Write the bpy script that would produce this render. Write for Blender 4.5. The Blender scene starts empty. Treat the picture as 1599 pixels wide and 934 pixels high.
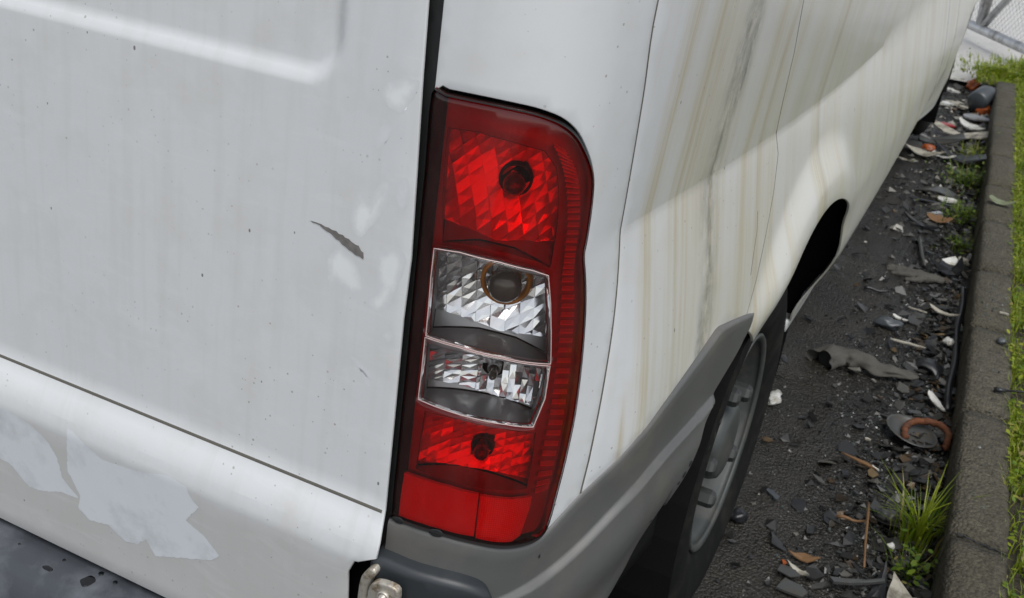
import bpy, bmesh, math, random, bisect
import numpy as np
from mathutils import Vector, Matrix, noise
from mathutils.geometry import delaunay_2d_cdt
R = math.radians
# ================================================================ camera, sky, sun, exposure
scene = bpy.context.scene
col = scene.collection
cam_d = bpy.data.cameras.new('camera'); cam = bpy.data.objects.new('camera', cam_d); col.objects.link(cam)
cam_d.sensor_width = 36; cam_d.lens = 36*1672.8/1599; cam_d.clip_start = .02; cam_d.clip_end = 500
yaw, pit, rol = R(-23.11), R(25.41), R(6.88)
fw = Vector((math.sin(yaw)*math.cos(pit), math.cos(yaw)*math.cos(pit), -math.sin(pit)))
rt = Vector((math.cos(yaw), -math.sin(yaw), 0)); up = rt.cross(fw)
r2 = rt*math.cos(rol)+up*math.sin(rol); u2 = up*math.cos(rol)-rt*math.sin(rol)
cam.matrix_world = Matrix(((r2.x,u2.x,-fw.x,.2486),(r2.y,u2.y,-fw.y,-.7879),(r2.z,u2.z,-fw.z,1.3306),(0,0,0,1)))
cam_d.dof.use_dof = True; cam_d.dof.focus_distance = 1.15; cam_d.dof.aperture_fstop = 16
scene.camera = cam
world = bpy.data.worlds.new('World'); scene.world = world; world.use_nodes = True
wn = world.node_tree.nodes; wl = world.node_tree.links
SUN_EL, SUN_ROT = R(60), R(140)
sky = wn.new('ShaderNodeTexSky'); sky.sky_type = 'NISHITA'; sky.sun_disc = False
sky.sun_elevation = SUN_EL; sky.sun_rotation = SUN_ROT; sky.dust_density = 1.6; sky.air_density = 1.0; sky.ozone_density = 1.0
bw = wn.new('ShaderNodeRGBToBW'); wl.new(sky.outputs[0], bw.inputs[0]); hs = wn.new('ShaderNodeMix'); hs.data_type = 'RGBA'; hs.inputs[0].default_value = .72
wl.new(sky.outputs[0], hs.inputs[6]); wl.new(bw.outputs[0], hs.inputs[7]); wl.new(hs.outputs[2], wn['Background'].inputs[0])
wn['Background'].inputs[1].default_value = .14   # overcast: a greyer sky
sun_d = bpy.data.lights.new('sun', 'SUN'); sun_d.energy = 1.5; sun_d.angle = R(40); sun_d.color = (1, .98, .95)
sun = bpy.data.objects.new('sun', sun_d); col.objects.link(sun)
sd = Vector((math.sin(SUN_ROT)*math.cos(SUN_EL), math.cos(SUN_ROT)*math.cos(SUN_EL), math.sin(SUN_EL)))
sun.rotation_euler = sd.to_track_quat('Z', 'Y').to_euler()
vs = scene.view_settings; vs.view_transform = 'Standard'; vs.look = 'None'; vs.exposure = 0.5; vs.gamma = 1.0
scene.cycles.transparent_max_bounces = 16

# ---------------------------------------------------------------- van body surfaces (metres)
PLAN = [(-.188,0),(-.15,.002),(-.115,.012),(-.085,.033),(-.066,.065),(-.057,.105),(-.051,.165),(-.040,.28),(-.028,.40),
        (-.010,.66),(.005,1.0),(.012,1.4),(.014,2.1),(.005,3.2),(-.010,4.1),(-.018,4.8),(-.05,5.3),(-.15,5.6)]
def catmull(P, n=24):
    out = []
    for i in range(len(P)-1):
        p0 = P[max(i-1,0)]; p1 = P[i]; p2 = P[i+1]; p3 = P[min(i+2,len(P)-1)]
        # centripetal-ish (cardinal with chord scaling) keeps uneven spacing smooth
        d0 = max(math.dist(p0,p1),1e-6)**.5; d1 = math.dist(p1,p2)**.5; d2 = max(math.dist(p2,p3),1e-6)**.5
        m1 = []; m2 = []
        for k in range(len(p1)):
            a = (p2[k]-p1[k]); 
            t1 = a if i == 0 else (p1[k]-p0[k])/d0*d1*d1/(d0+d1) - (p2[k]-p0[k])/(d0+d1)*d1 + a
            t2 = a if i == len(P)-2 else a - (p3[k]-p1[k])/(d1+d2)*d1 + (p3[k]-p2[k])/d2*d1*d1/(d1+d2)
            if i == 0: t1 = a
            else: t1 = d1*((p1[k]-p0[k])/d0 - (p2[k]-p0[k])/(d0+d1) + (p2[k]-p1[k])/d1)
            if i == len(P)-2: t2 = a
            else: t2 = d1*((p2[k]-p1[k])/d1 - (p3[k]-p1[k])/(d1+d2) + (p3[k]-p2[k])/d2)
            m1.append(t1); m2.append(t2)
        for j in range(n):
            t = j/n; h = (2*t**3-3*t*t+1, t**3-2*t*t+t, -2*t**3+3*t*t, t**3-t*t)
            out.append(tuple(h[0]*p1[k]+h[1]*m1[k]+h[2]*p2[k]+h[3]*m2[k] for k in range(len(p1))))
    out.append(tuple(P[-1])); return out
PC = catmull(PLAN); PS = [0.0]
for a_, b_ in zip(PC, PC[1:]): PS.append(PS[-1]+math.dist(a_, b_))
def plan(s):
    if s <= 0:
        return (PC[0][0]+s, PC[0][1]), (0.0, -1.0)
    i = min(max(bisect.bisect_right(PS, s)-1, 0), len(PS)-2)
    t = (s-PS[i])/(PS[i+1]-PS[i]); a = PC[i]; b = PC[i+1]
    def tan(j):
        j0 = max(j-1,0); j1 = min(j+1,len(PC)-1)
        return (PC[j1][0]-PC[j0][0], PC[j1][1]-PC[j0][1])
    t0 = tan(i); t1 = tan(i+1); tx = t0[0]*(1-t)+t1[0]*t; ty = t0[1]*(1-t)+t1[1]*t; l = math.hypot(tx,ty)
    return (a[0]+(b[0]-a[0])*t, a[1]+(b[1]-a[1])*t), (ty/l, -tx/l)
def sst(a, b, x):
    t = min(max((x-a)/(b-a),0),1); return t*t*(3-2*t)
def lean(z): return .05*(z-.64)
ZC = .945
WHEEL_Y, WHEEL_Z, WHEEL_X, WB, ARCH = .840, .347, -.005, 3.94, .43
ARCH_Y = (.93, .93+WB-.06)
def prof(s, z, y):
    w = sst(.13, .32, s)
    b = 0.0
    if z >= ZC: b = .06*min(z-ZC,.35)
    if z < ZC: b = .042*(1-(1-min((ZC-z)/.25,1))**1.25) - .010*sst(.80,.55,z)*0
    o = w*b
    for cy in ARCH_Y:
        r = math.hypot(y-cy, z-WHEEL_Z)
        if r < .56 and z > .36: o += .018*sst(.535,.455,r)*sst(.64,.74,z)*(1-.75*sst(.12,.40,y-cy))
    if z < .60 and s > 1.0: o -= .070*sst(.60,.37,z)*sst(1.0,1.4,s)*(1-.85*sst(3.3,4.0,s))
    if z > 1.25: o -= .09*(z-1.25)**1.5*w
    return o
def B(s, z, off=0.0):
    (x, y), n = plan(s); o = off + prof(s, z, y)
    return (x+n[0]*o, y+n[1]*o+lean(z), z)
# tailgate door: u = x, v = z
RZ0, RX1, RR = 1.068, -.287, .045
def door_prof(x, z):
    o = 0.0
    if z < .645: o += .020*(1-(1-min((.645-z)/.055,1))**2)
    if z < .59: o -= .10*(.59-z)
    cx, cz = -.85, RZ0+.40; hx, hz = RX1-cx, .40
    qx = abs(x-cx)-hx+RR; qz = abs(z-cz)-hz+RR
    d = math.hypot(max(qx,0),max(qz,0))+min(max(qx,qz),0)-RR
    o -= .007*sst(0,-.011,d)
    return o
def D(x, z, off=0.0):
    return (x, lean(z)-door_prof(x,z)-off-.004, z)
WI = (-.35, .9367)
def L(s, z, d):           # a point d metres inside the lamp, behind the lens
    p = B(s, z, .004); return (p[0]+WI[0]*d, p[1]+WI[1]*d, z)

STEP = [(0.1439,0.563),(0.1626,0.5723),(0.2129,0.5819),(0.234,0.5994),(0.2795,0.630),(0.3706,0.640),(0.4741,0.644),(0.5672,0.645),(0.6374,0.649)]
def zstep(s):
    if s <= STEP[0][0]: return STEP[0][1]
    for a, b in zip(STEP, STEP[1:]):
        if s <= b[0]: return a[1]+(b[1]-a[1])*(s-a[0])/(b[0]-a[0])
    return STEP[-1][1]
_zs = zstep
def zstep(s): return sum(_zs(s+d*.012) for d in (-3,-2,-1,0,1,2,3))/7
def BB(s, z, off=0.0):     # grey bumper corner and its moulding
    q = zstep(s); w = sst(.06,.16,s)
    (x, y), n = plan(s)
    o = off + .004 + .041*sst(.13,.32,s) + w*(.009*sst(q+.001, q-.005, z) + .006*sst(q-.005, q-.04, z) - .020*sst(q-.05, q-.15, z))
    return (x+n[0]*o, y+n[1]*o+lean(z), z)

KYAW, KX, KW, KH = -2.25, .445, .111, .11
KJ = [-0.6, 0.0, 0.55, 1.18, 1.75, 2.28, 2.77, 3.3, 3.79, 4.28, 4.85, 5.31, 5.77, 6.05]
KCRACK = [[0.4055, 1.1814], [0.5052, 1.1645]]


# ================================================================ helpers
rnd = random.Random(7)
def link(name, me, mat=None, parent=None, smooth=False, kind=None, label=None, cat=None, group=None):
    o = bpy.data.objects.new(name, me); col.objects.link(o)
    if mat is not None and me is not None and not me.materials: me.materials.append(mat)
    if smooth and me is not None: me.shade_smooth()
    if parent is not None: o.parent = parent
    if kind: o['kind'] = kind
    if label: o['label'] = label
    if cat: o['category'] = cat
    if group: o['group'] = group
    return o
def pydata(name, v, f, uv=None):
    me = bpy.data.meshes.new(name); me.from_pydata(v, [], f)
    if uv is not None:
        l = me.uv_layers.new(name='UVMap')
        idx = np.empty(len(me.loops), dtype=np.int32); me.loops.foreach_get('vertex_index', idx)
        l.data.foreach_set('uv', np.array(uv, dtype=np.float32)[idx].ravel())
    me.update(); return me
def thing(name, label, cat, loc=(0,0,0), rz=0, group=None):
    o = link(name, None, label=label, cat=cat, group=group); o.location = loc; o.rotation_euler.z = rz; return o
def resample(poly, step, closed=True):
    out = []; n = len(poly)
    for i in range(n if closed else n-1):
        a, b = poly[i], poly[(i+1) % n]; d = math.dist(a, b); k = max(1, int(round(d/step)))
        for j in range(k): out.append((a[0]+(b[0]-a[0])*j/k, a[1]+(b[1]-a[1])*j/k))
    if not closed: out.append(tuple(poly[-1]))
    return out
def smooth_poly(poly, n=6, closed=True):
    m = len(poly); out = []
    for i in range(m):
        p0, p1, p2, p3 = poly[(i-1) % m], poly[i], poly[(i+1) % m], poly[(i+2) % m]
        for j in range(n):
            t = j/n
            out.append(tuple(.5*(2*p1[k]+(p2[k]-p0[k])*t+(2*p0[k]-5*p1[k]+4*p2[k]-p3[k])*t*t+(3*p1[k]-p0[k]-3*p2[k]+p3[k])*t**3) for k in (0,1)))
    return out
def area(p): return .5*sum(a[0]*b[1]-b[0]*a[1] for a, b in zip(p, p[1:]+p[:1]))
def inset(poly, d):           # poly counter-clockwise: positive d moves inwards
    n = len(poly); out = []
    for i in range(n):
        a, b, c = poly[i-1], poly[i], poly[(i+1) % n]
        e1 = (b[0]-a[0], b[1]-a[1]); e2 = (c[0]-b[0], c[1]-b[1]); l1 = math.hypot(*e1) or 1e-9; l2 = math.hypot(*e2) or 1e-9
        nx = -e1[1]/l1-e2[1]/l2; ny = e1[0]/l1+e2[0]/l2; l = math.hypot(nx, ny) or 1e-9
        k = min(2.0/l, 1.6)
        out.append((b[0]+nx/l*d*k, b[1]+ny/l*d*k))
    return out
def inside(pts, poly):
    x = pts[:,0]; y = pts[:,1]; r = np.zeros(len(pts), bool); n = len(poly)
    for i in range(n):
        (x0, y0), (x1, y1) = poly[i], poly[(i+1) % n]
        if y0 == y1: continue
        c = ((y0 > y) != (y1 > y)) & (x < (x1-x0)*(y-y0)/(y1-y0)+x0); r ^= c
    return r
def panel_mesh(name, outer, fmap, sp, er=.0015, depth=.010, holes=(), lines=(), grid=None, hole_depth=None, zones=()):
    """Sheet with outline `outer` in (u,v), rolled edges of radius er and a return of `depth`; fmap(u,v,off)->xyz."""
    loops = []
    o = list(outer); o = o if area(o) > 0 else o[::-1]; loops.append((resample(o, sp*.6), 1, depth))
    for h in holes:
        h = list(h); h = h if area(h) > 0 else h[::-1]; loops.append((resample(h, sp*.5), -1, depth if hole_depth is None else hole_depth))
    V = []; OFF = []; E = []; rings = []
    for lp, sg, dp in loops:
        st = len(V); n = len(lp)
        for k, (fr, of) in enumerate(((0, -er), (.3, -.29*er), (1.0, 0))):
            if er <= 0 and k > 0: break
            q = inset(lp, sg*er*fr) if k else lp
            V += q; OFF += [of if er > 0 else 0]*n
            E += [(st+k*n+i, st+k*n+(i+1) % n) for i in range(n)]
        rings.append((st, n, dp, sg))
    for ln in lines:
        st = len(V); q = resample(ln, sp*.6, False); V += q; OFF += [0]*len(q); E += [(st+i, st+i+1) for i in range(len(q)-1)]
    us = [p[0] for p in o]; vs_ = [p[1] for p in o]
    def addgrid(u0, u1, v0, v1, s):
        gx, gy = np.meshgrid(np.arange(u0, u1, s), np.arange(v0, v1, s)); gx[1::2] += s*.5
        return np.stack([gx.ravel(), gy.ravel()], 1)
    G = addgrid(min(us), max(us), min(vs_), max(vs_), sp)
    for (u0, u1, v0, v1, s) in zones:
        keep = ~((G[:,0] > u0) & (G[:,0] < u1) & (G[:,1] > v0) & (G[:,1] < v1)); G = np.concatenate([G[keep], addgrid(u0, u1, v0, v1, s)])
    g = inside(G, inset(loops[0][0], er*1.0+sp*.3))
    for lp, sg, dp in loops[1:]: g &= ~inside(G, inset(lp, -(er+sp*.3)))
    G = G[g]; base = len(V); V += [tuple(p) for p in G]; OFF += [0]*len(G)
    vo, eo, fo, ov, oe, of_ = delaunay_2d_cdt([Vector(p) for p in V], E, [], 0, 1e-7)
    if not fo: raise RuntimeError(name)
    vo = np.array([tuple(p) for p in vo]); F = np.array([tuple(f) for f in fo]); cen = vo[F].mean(1)
    keep = inside(cen, loops[0][0])
    for lp, sg, dp in loops[1:]: keep &= ~inside(cen, lp)
    F = F[keep]
    offs = [0]*len(vo); inv = {}
    for i, src in enumerate(ov):
        if src: offs[i] = OFF[src[0]]
        for s_ in src: inv[s_] = i
    XYZ = [fmap(float(p[0]), float(p[1]), offs[i]) for i, p in enumerate(vo)]; UV = [tuple(p) for p in vo]
    faces = [tuple(int(k) for k in f) for f in F]
    for st, n, dp, sg in rings:
        if dp is None or dp <= 0: continue
        b = len(XYZ)
        for i in range(n):
            p = V[st+i]; XYZ.append(fmap(p[0], p[1], -dp)); UV.append(p)
        for i in range(n):
            j = (i+1) % n; a, c = inv[st+i], inv[st+j]
            faces.append((a, b+i, b+j, c) if sg > 0 else (c, b+j, b+i, a))
    return pydata(name, XYZ, faces, UV)
def panel(name, outer, fmap, sp, mat, parent, **k):
    return link(name, panel_mesh(name, outer, fmap, sp, **k), mat, parent, smooth=True)
def tube_mesh(name, pts, r, seg=8, closed=False, cap=True):
    pts = [Vector(p) for p in pts]; n = len(pts); V = []; F = []
    rr = r if isinstance(r, (list, tuple)) else [r]*n
    pn = None
    for i, p in enumerate(pts):
        t = (pts[(i+1) % n]-pts[i-1]) if closed else (pts[min(i+1,n-1)]-pts[max(i-1,0)])
        t.normalize()
        if pn is None: pn = t.orthogonal().normalized()
        else: pn = (pn-t*pn.dot(t)); pn = pn.normalized() if pn.length > 1e-6 else t.orthogonal().normalized()
        bn = t.cross(pn)
        for k in range(seg):
            a = 2*math.pi*k/seg; V.append(tuple(p+(pn*math.cos(a)+bn*math.sin(a))*rr[i]))
    for i in range(n if closed else n-1):
        j = (i+1) % n
        for k in range(seg): F.append((i*seg+k, i*seg+(k+1) % seg, j*seg+(k+1) % seg, j*seg+k))
    if not closed and cap: F.append(tuple(range(seg))[::-1]); F.append(tuple((n-1)*seg+k for k in range(seg)))
    return pydata(name, V, F)
def lathe_mesh(name, prof, seg=64, axis='x', closed=False):
    V = []; F = []; n = len(prof)
    for k in range(seg):
        a = 2*math.pi*k/seg
        for (x, r) in prof: V.append((x, r*math.cos(a), r*math.sin(a)))
    for k in range(seg):
        k2 = (k+1) % seg
        for i in range(n if closed else n-1):
            j = (i+1) % n; F.append((k*n+i, k*n+j, k2*n+j, k2*n+i))
    return pydata(name, V, F)
def box_mesh(name, x0, x1, y0, y1, z0, z1, bev=0.0, segs=2):
    bm = bmesh.new(); bmesh.ops.create_cube(bm, size=1)
    for v in bm.verts: v.co = Vector(((x0+x1)/2+v.co.x*(x1-x0), (y0+y1)/2+v.co.y*(y1-y0), (z0+z1)/2+v.co.z*(z1-z0)))
    if bev: bmesh.ops.bevel(bm, geom=bm.edges[:], offset=bev, segments=segs, affect='EDGES', profile=.5)
    me = bpy.data.meshes.new(name); bm.to_mesh(me); bm.free(); return me
def prism_mesh(name, poly, t, bend=0.0, jag=0.0, seed=0):
    """flat polygon (xy) of thickness t, gently curled"""
    r_ = random.Random(seed); p = resample(poly, max(math.dist(poly[0], poly[1])/3, .006)); p = p if area(p) > 0 else p[::-1]
    p = [(a+r_.uniform(-jag,jag), b+r_.uniform(-jag,jag)) for a, b in p]; n = len(p)
    cx = sum(a for a, b in p)/n; cy = sum(b for a, b in p)/n
    hz = lambda a, b: bend*((a-cx)**2+.4*(b-cy)**2)*10
    V = [(a, b, hz(a,b)+t/2) for a, b in p]+[(a, b, hz(a,b)-t/2) for a, b in p]+[(cx,cy,t/2),(cx,cy,-t/2)]
    F = [(i, (i+1) % n, 2*n) for i in range(n)]+[(n+(i+1) % n, n+i, 2*n+1) for i in range(n)]+[(n+i, n+(i+1) % n, (i+1) % n, i) for i in range(n)]
    return pydata(name, V, F)

# ================================================================ materials
def nt(name):
    m = bpy.data.materials.new(name); m.use_nodes = True; n = m.node_tree.nodes; l = m.node_tree.links
    return m, n, l, n['Principled BSDF']
def N(n, t, **k):
    x = n.new(t)
    for a, v in k.items():
        if a.startswith('i_'):
            key = a[2:]; x.inputs[int(key) if key.isdigit() else key].default_value = v
        else: setattr(x, a, v)
    return x
def math_(n, l, op, a, b=None, c=None, clamp=False):
    x = n.new('ShaderNodeMath'); x.operation = op; x.use_clamp = clamp
    for i, v in enumerate((a, b, c)):
        if v is None: continue
        if hasattr(v, 'links') or hasattr(v, 'is_linked'): l.new(v, x.inputs[i])
        else: x.inputs[i].default_value = v
    return x.outputs[0]
def ramp(n, l, fac, stops):
    r = n.new('ShaderNodeValToRGB'); l.new(fac, r.inputs[0]); e = r.color_ramp.elements
    while len(e) < len(stops): e.new(.5)
    for k, (p, c) in enumerate(stops): e[k].position = p; e[k].color = (*c, 1) if len(c) == 3 else c
    return r.outputs[0]
def mixc(n, l, fac, a, b, mode='MIX'):
    x = n.new('ShaderNodeMix'); x.data_type = 'RGBA'; x.blend_type = mode
    for s, v in ((x.inputs[0], fac), (x.inputs[6], a), (x.inputs[7], b)):
        if hasattr(v, 'is_linked'): l.new(v, s)
        elif isinstance(v, tuple): s.default_value = (*v, 1)
        else: s.default_value = v
    return x.outputs[2]
def noise_(n, l, vec, scale, detail=4, rough=.55, dist=0):
    x = N(n, 'ShaderNodeTexNoise'); x.inputs['Scale'].default_value = scale; x.inputs['Detail'].default_value = detail
    x.inputs['Roughness'].default_value = rough; x.inputs['Distortion'].default_value = dist
    if vec is not None: l.new(vec, x.inputs['Vector'])
    return x.outputs[0]
def mapping(n, l, vec, sc, loc=(0,0,0)):
    x = n.new('ShaderNodeMapping'); x.inputs['Scale'].default_value = sc; x.inputs['Location'].default_value = loc; l.new(vec, x.inputs[0]); return x.outputs[0]
def bump(n, l, b, h, strength, dist):
    x = n.new('ShaderNodeBump'); x.inputs['Strength'].default_value = strength; x.inputs['Distance'].default_value = dist
    l.new(h, x.inputs['Height']); l.new(x.outputs[0], b.inputs['Normal']); return x
def mat(name, c, rough=.5, metal=0, var=.15, vs_=30, bs=0, bd=.001, coat=0, bscale=None, dirt=None):
    m, n, l, b = nt(name); tc = n.new('ShaderNodeTexCoord')
    f = noise_(n, l, tc.outputs['Object'], vs_)
    cc = mixc(n, l, f, tuple(x*(1-var) for x in c), tuple(min(1,x*(1+var)) for x in c))
    if dirt:
        f2 = noise_(n, l, tc.outputs['Object'], dirt[1], 6, .65); g = ramp(n, l, f2, [(.48,(0,0,0)),(.66,(1,1,1))]); cc = mixc(n, l, g, cc, dirt[0])
    l.new(cc, b.inputs['Base Color']); b.inputs['Roughness'].default_value = rough; b.inputs['Metallic'].default_value = metal
    b.inputs['Coat Weight'].default_value = coat
    if 'tyre' in name or 'underbody' in name: b.inputs['Specular IOR Level'].default_value = .15
    if bs: bump(n, l, b, noise_(n, l, tc.outputs['Object'], bscale or vs_*4, 5), bs, bd)
    return m
def paint(name, stains=False):
    m, n, l, b = nt(name); uv = n.new('ShaderNodeUVMap'); v = uv.outputs[0]
    big = noise_(n, l, v, 3.0, 3); c = mixc(n, l, big, (.56,.58,.595), (.63,.642,.645))
    # road film: faint blotches
    f = ramp(n, l, noise_(n, l, v, 14, 6, .6), [(.5,(0,0,0)),(.75,(1,1,1))]); c = mixc(n, l, math_(n, l, 'MULTIPLY', f, .32), c, (.48,.465,.42))
    sep = n.new('ShaderNodeSeparateXYZ'); l.new(v, sep.inputs[0]); S, Zv = sep.outputs[0], sep.outputs[1]
    if stains:
        wob = noise_(n, l, mapping(n, l, v, (2,3,1)), 2.0, 2); S2 = math_(n, l, 'ADD', S, math_(n, l, 'MULTIPLY_ADD', wob, .014, -.007))
        fine = noise_(n, l, mapping(n, l, v, (120,.9,1)), 1.0, 5, .7)
        mid = noise_(n, l, mapping(n, l, v, (17,.5,1)), 1.0, 5, .65)
        st = ramp(n, l, mid, [(.44,(0,0,0)),(.68,(1,1,1))]); st = math_(n, l, 'MULTIPLY', st, ramp(n, l, fine, [(.38,(.1,.1,.1)),(.62,(1,1,1))]))
        st = math_(n, l, 'MULTIPLY', st, math_(n, l, 'SMOOTH_MIN', 1.0, math_(n, l, 'MULTIPLY', math_(n, l, 'SUBTRACT', S, .20), 9.0, clamp=True), .1))
        brk = ramp(n, l, noise_(n, l, mapping(n, l, v, (38,4.5,1)), 1.0, 4, .6), [(.36,(.12,.12,.12)),(.60,(1,1,1))])
        film = N(n, 'ShaderNodeMapRange', interpolation_type='SMOOTHSTEP'); l.new(S, film.inputs[0]); film.inputs[1].default_value = .24; film.inputs[2].default_value = .42
        c = mixc(n, l, math_(n, l, 'MULTIPLY', math_(n, l, 'MULTIPLY', film.outputs[0], noise_(n, l, mapping(n, l, v, (5,1.5,1)), 1.0, 5, .65)), .95), c, (.49,.47,.37))
        st = math_(n, l, 'MULTIPLY', st, brk); c = mixc(n, l, math_(n, l, 'MULTIPLY', st, .95), c, (.43,.355,.20))
        def streak(s0, w, colr, amt, z0, z1, spk=None, cur=None):
            nonlocal c
            d = math_(n, l, 'DIVIDE', math_(n, l, 'ABSOLUTE', math_(n, l, 'SUBTRACT', S2, s0)), w)
            k = math_(n, l, 'SUBTRACT', 1.0, math_(n, l, 'SMOOTH_MIN', d, 1.0, .5), clamp=True)
            zz = N(n, 'ShaderNodeMapRange', interpolation_type='SMOOTHSTEP'); l.new(Zv, zz.inputs[0]); zz.inputs[1].default_value = z0; zz.inputs[2].default_value = z0+.06
            z2 = N(n, 'ShaderNodeMapRange', interpolation_type='SMOOTHSTEP'); l.new(Zv, z2.inputs[0]); z2.inputs[1].default_value = z1; z2.inputs[2].default_value = z1-.08
            k = math_(n, l, 'MULTIPLY', math_(n, l, 'MULTIPLY', k, zz.outputs[0]), z2.outputs[0])
            if spk:
                sp_ = noise_(n, l, mapping(n, l, v, (spk, spk*.45, 1)), 1.0, 6, .75); k = math_(n, l, 'MULTIPLY', k, ramp(n, l, sp_, [(.36,(0,0,0)),(.58,(1,1,1))]))
            else: k = math_(n, l, 'MULTIPLY', k, ramp(n, l, fine, [(.34,(.12,.12,.12)),(.62,(1,1,1))]))
            c = mixc(n, l, math_(n, l, 'MULTIPLY', math_(n, l, 'MULTIPLY', k, math_(n, l, 'MULTIPLY_ADD', brk, .6, .4)), amt), c, colr)
        for a in STREAKS: streak(*a)
    else:
        lo = N(n, 'ShaderNodeMapRange', interpolation_type='SMOOTHSTEP'); l.new(math_(n, l, 'ADD', Zv, math_(n, l, 'MULTIPLY_ADD', noise_(n, l, v, 8, 4), .05, -.025)), lo.inputs[0]); lo.inputs[1].default_value = .60; lo.inputs[2].default_value = .56
        c = mixc(n, l, math_(n, l, 'MULTIPLY', lo.outputs[0], .55), c, (.44,.43,.405))
        fine = noise_(n, l, mapping(n, l, v, (60,4,1)), 1.0, 3); c = mixc(n, l, math_(n, l, 'MULTIPLY', ramp(n, l, fine, [(.5,(0,0,0)),(.75,(1,1,1))]), .22), c, (.47,.46,.43))
        wipe = noise_(n, l, mapping(n, l, v, (9,30,1)), 1.0, 6, .7, 1.5); c = mixc(n, l, math_(n, l, 'MULTIPLY', ramp(n, l, wipe, [(.52,(0,0,0)),(.70,(1,1,1))]), .22), c, (.70,.715,.72))
    # stone chips: sparse dark specks
    vo = N(n, 'ShaderNodeTexVoronoi', feature='F1'); vo.inputs['Scale'].default_value = 34; l.new(mapping(n, l, v, (1,.62,1)), vo.inputs['Vector'])
    sepc = n.new('ShaderNodeSeparateColor'); l.new(vo.outputs['Color'], sepc.inputs[0])
    rad = math_(n, l, 'MULTIPLY', math_(n, l, 'SUBTRACT', sepc.outputs[0], .55, clamp=True), .15)
    chip = math_(n, l, 'LESS_THAN', vo.outputs['Distance'], rad)
    c = mixc(n, l, math_(n, l, 'MULTIPLY', chip, .8), c, (.10,.09,.08))
    vo2 = N(n, 'ShaderNodeTexVoronoi', feature='F1'); vo2.inputs['Scale'].default_value = 160; l.new(v, vo2.inputs['Vector'])
    sc2 = n.new('ShaderNodeSeparateColor'); l.new(vo2.outputs['Color'], sc2.inputs[0])
    ch2 = math_(n, l, 'LESS_THAN', vo2.outputs['Distance'], math_(n, l, 'MULTIPLY', math_(n, l, 'SUBTRACT', sc2.outputs[1], .74, clamp=True), .9))
    cl = ramp(n, l, noise_(n, l, v, 5, 3), [(.42,(0,0,0)),(.58,(1,1,1))])
    c = mixc(n, l, math_(n, l, 'MULTIPLY', math_(n, l, 'MULTIPLY', ch2, cl), .6), c, (.20,.17,.14))
    l.new(c, b.inputs['Base Color'])
    rg = math_(n, l, 'MULTIPLY_ADD', noise_(n, l, v, 9, 4), .25, .26); l.new(rg, b.inputs['Roughness'])
    b.inputs['Coat Weight'].default_value = .35; b.inputs['Coat Roughness'].default_value = .16
    bump(n, l, b, noise_(n, l, v, 7, 2), .12, .004)
    return m
def lens_mat(name, tint, rough=.04, gl=1.0, wave=0):
    m = bpy.data.materials.new(name); m.use_nodes = True; n = m.node_tree.nodes; l = m.node_tree.links; n.remove(n['Principled BSDF'])
    tr = n.new('ShaderNodeBsdfTransparent'); tr.inputs[0].default_value = (*tint, 1)
    g = n.new('ShaderNodeBsdfGlossy'); g.inputs['Roughness'].default_value = rough; g.inputs[0].default_value = (gl,gl,gl,1)
    fr = n.new('ShaderNodeFresnel'); fr.inputs[0].default_value = 1.5
    uv = n.new('ShaderNodeUVMap'); nz = noise_(n, l, uv.outputs[0], 60, 4); bp = n.new('ShaderNodeBump'); bp.inputs['Strength'].default_value = .08; bp.inputs['Distance'].default_value = .001
    l.new(nz, bp.inputs['Height']); l.new(bp.outputs[0], g.inputs['Normal']); l.new(bp.outputs[0], fr.inputs['Normal'])
    mx = n.new('ShaderNodeMixShader'); l.new(fr.outputs[0], mx.inputs[0]); l.new(tr.outputs[0], mx.inputs[1]); l.new(g.outputs[0], mx.inputs[2])
    # grime film
    df = n.new('ShaderNodeBsdfDiffuse'); df.inputs[0].default_value = (.30,.22,.20,1); m2 = n.new('ShaderNodeMixShader')
    gf = math_(n, l, 'MULTIPLY', ramp(n, l, noise_(n, l, mapping(n, l, uv.outputs[0], (40,14,1)), 1.0, 5), [(.35,(.25,.25,.25)),(.75,(1,1,1))]), .045)
    l.new(gf, m2.inputs[0]); l.new(mx.outputs[0], m2.inputs[1]); l.new(df.outputs[0], m2.inputs[2]); l.new(m2.outputs[0], n['Material Output'].inputs[0])
    return m
STREAKS = [  # s, half width, colour, amount, z low, z high, speckle
    (.475, .036, (.16,.16,.145), .85, .60, 1.30, 60), (.455, .016, (.10,.10,.09), .8, .62, .84, 80), (.50, .020, (.12,.12,.11), .8, 1.0, 1.3, 80),
    (.375, .030, (.40,.34,.20), .75, .55, 1.4, None), (.60, .040, (.42,.36,.21), .70, .55, 1.4, None), (.655,.014,(.34,.27,.14),.8,.6,1.4,None),
    (.30, .026, (.44,.39,.26), .65, .55, 1.4, None), (.265,.012,(.40,.33,.18),.7,.55,.78,None), (.43,.05,(.45,.42,.34),.5,.55,1.4,None), (.975, .018, (.26,.20,.09), 1.0, .55, 1.5, None), (.95,.045,(.42,.37,.23),.7,.6,1.5,None),
    (.82,.05,(.48,.45,.36),.5,.5,1.5,None), (1.30,.04,(.45,.40,.28),.6,.5,1.5,None), (1.55,.06,(.46,.41,.30),.5,.5,1.5,None), (1.9,.05,(.40,.34,.24),.7,.5,1.5,None), (2.5,.10,(.42,.35,.25),.75,.4,1.5,None), (2.9,.05,(.36,.29,.2),.7,.4,1.5,None), (3.2,.12,(.38,.33,.25),.6,.4,1.5,None)]
M = {}
M['paint'] = paint('door_paint'); M['paint_side'] = paint('side_paint', True)
M['primer'] = mat('old_primer_patch', (.63,.66,.69), .40, var=.04, vs_=30, dirt=((.53,.555,.58),22))
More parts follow.
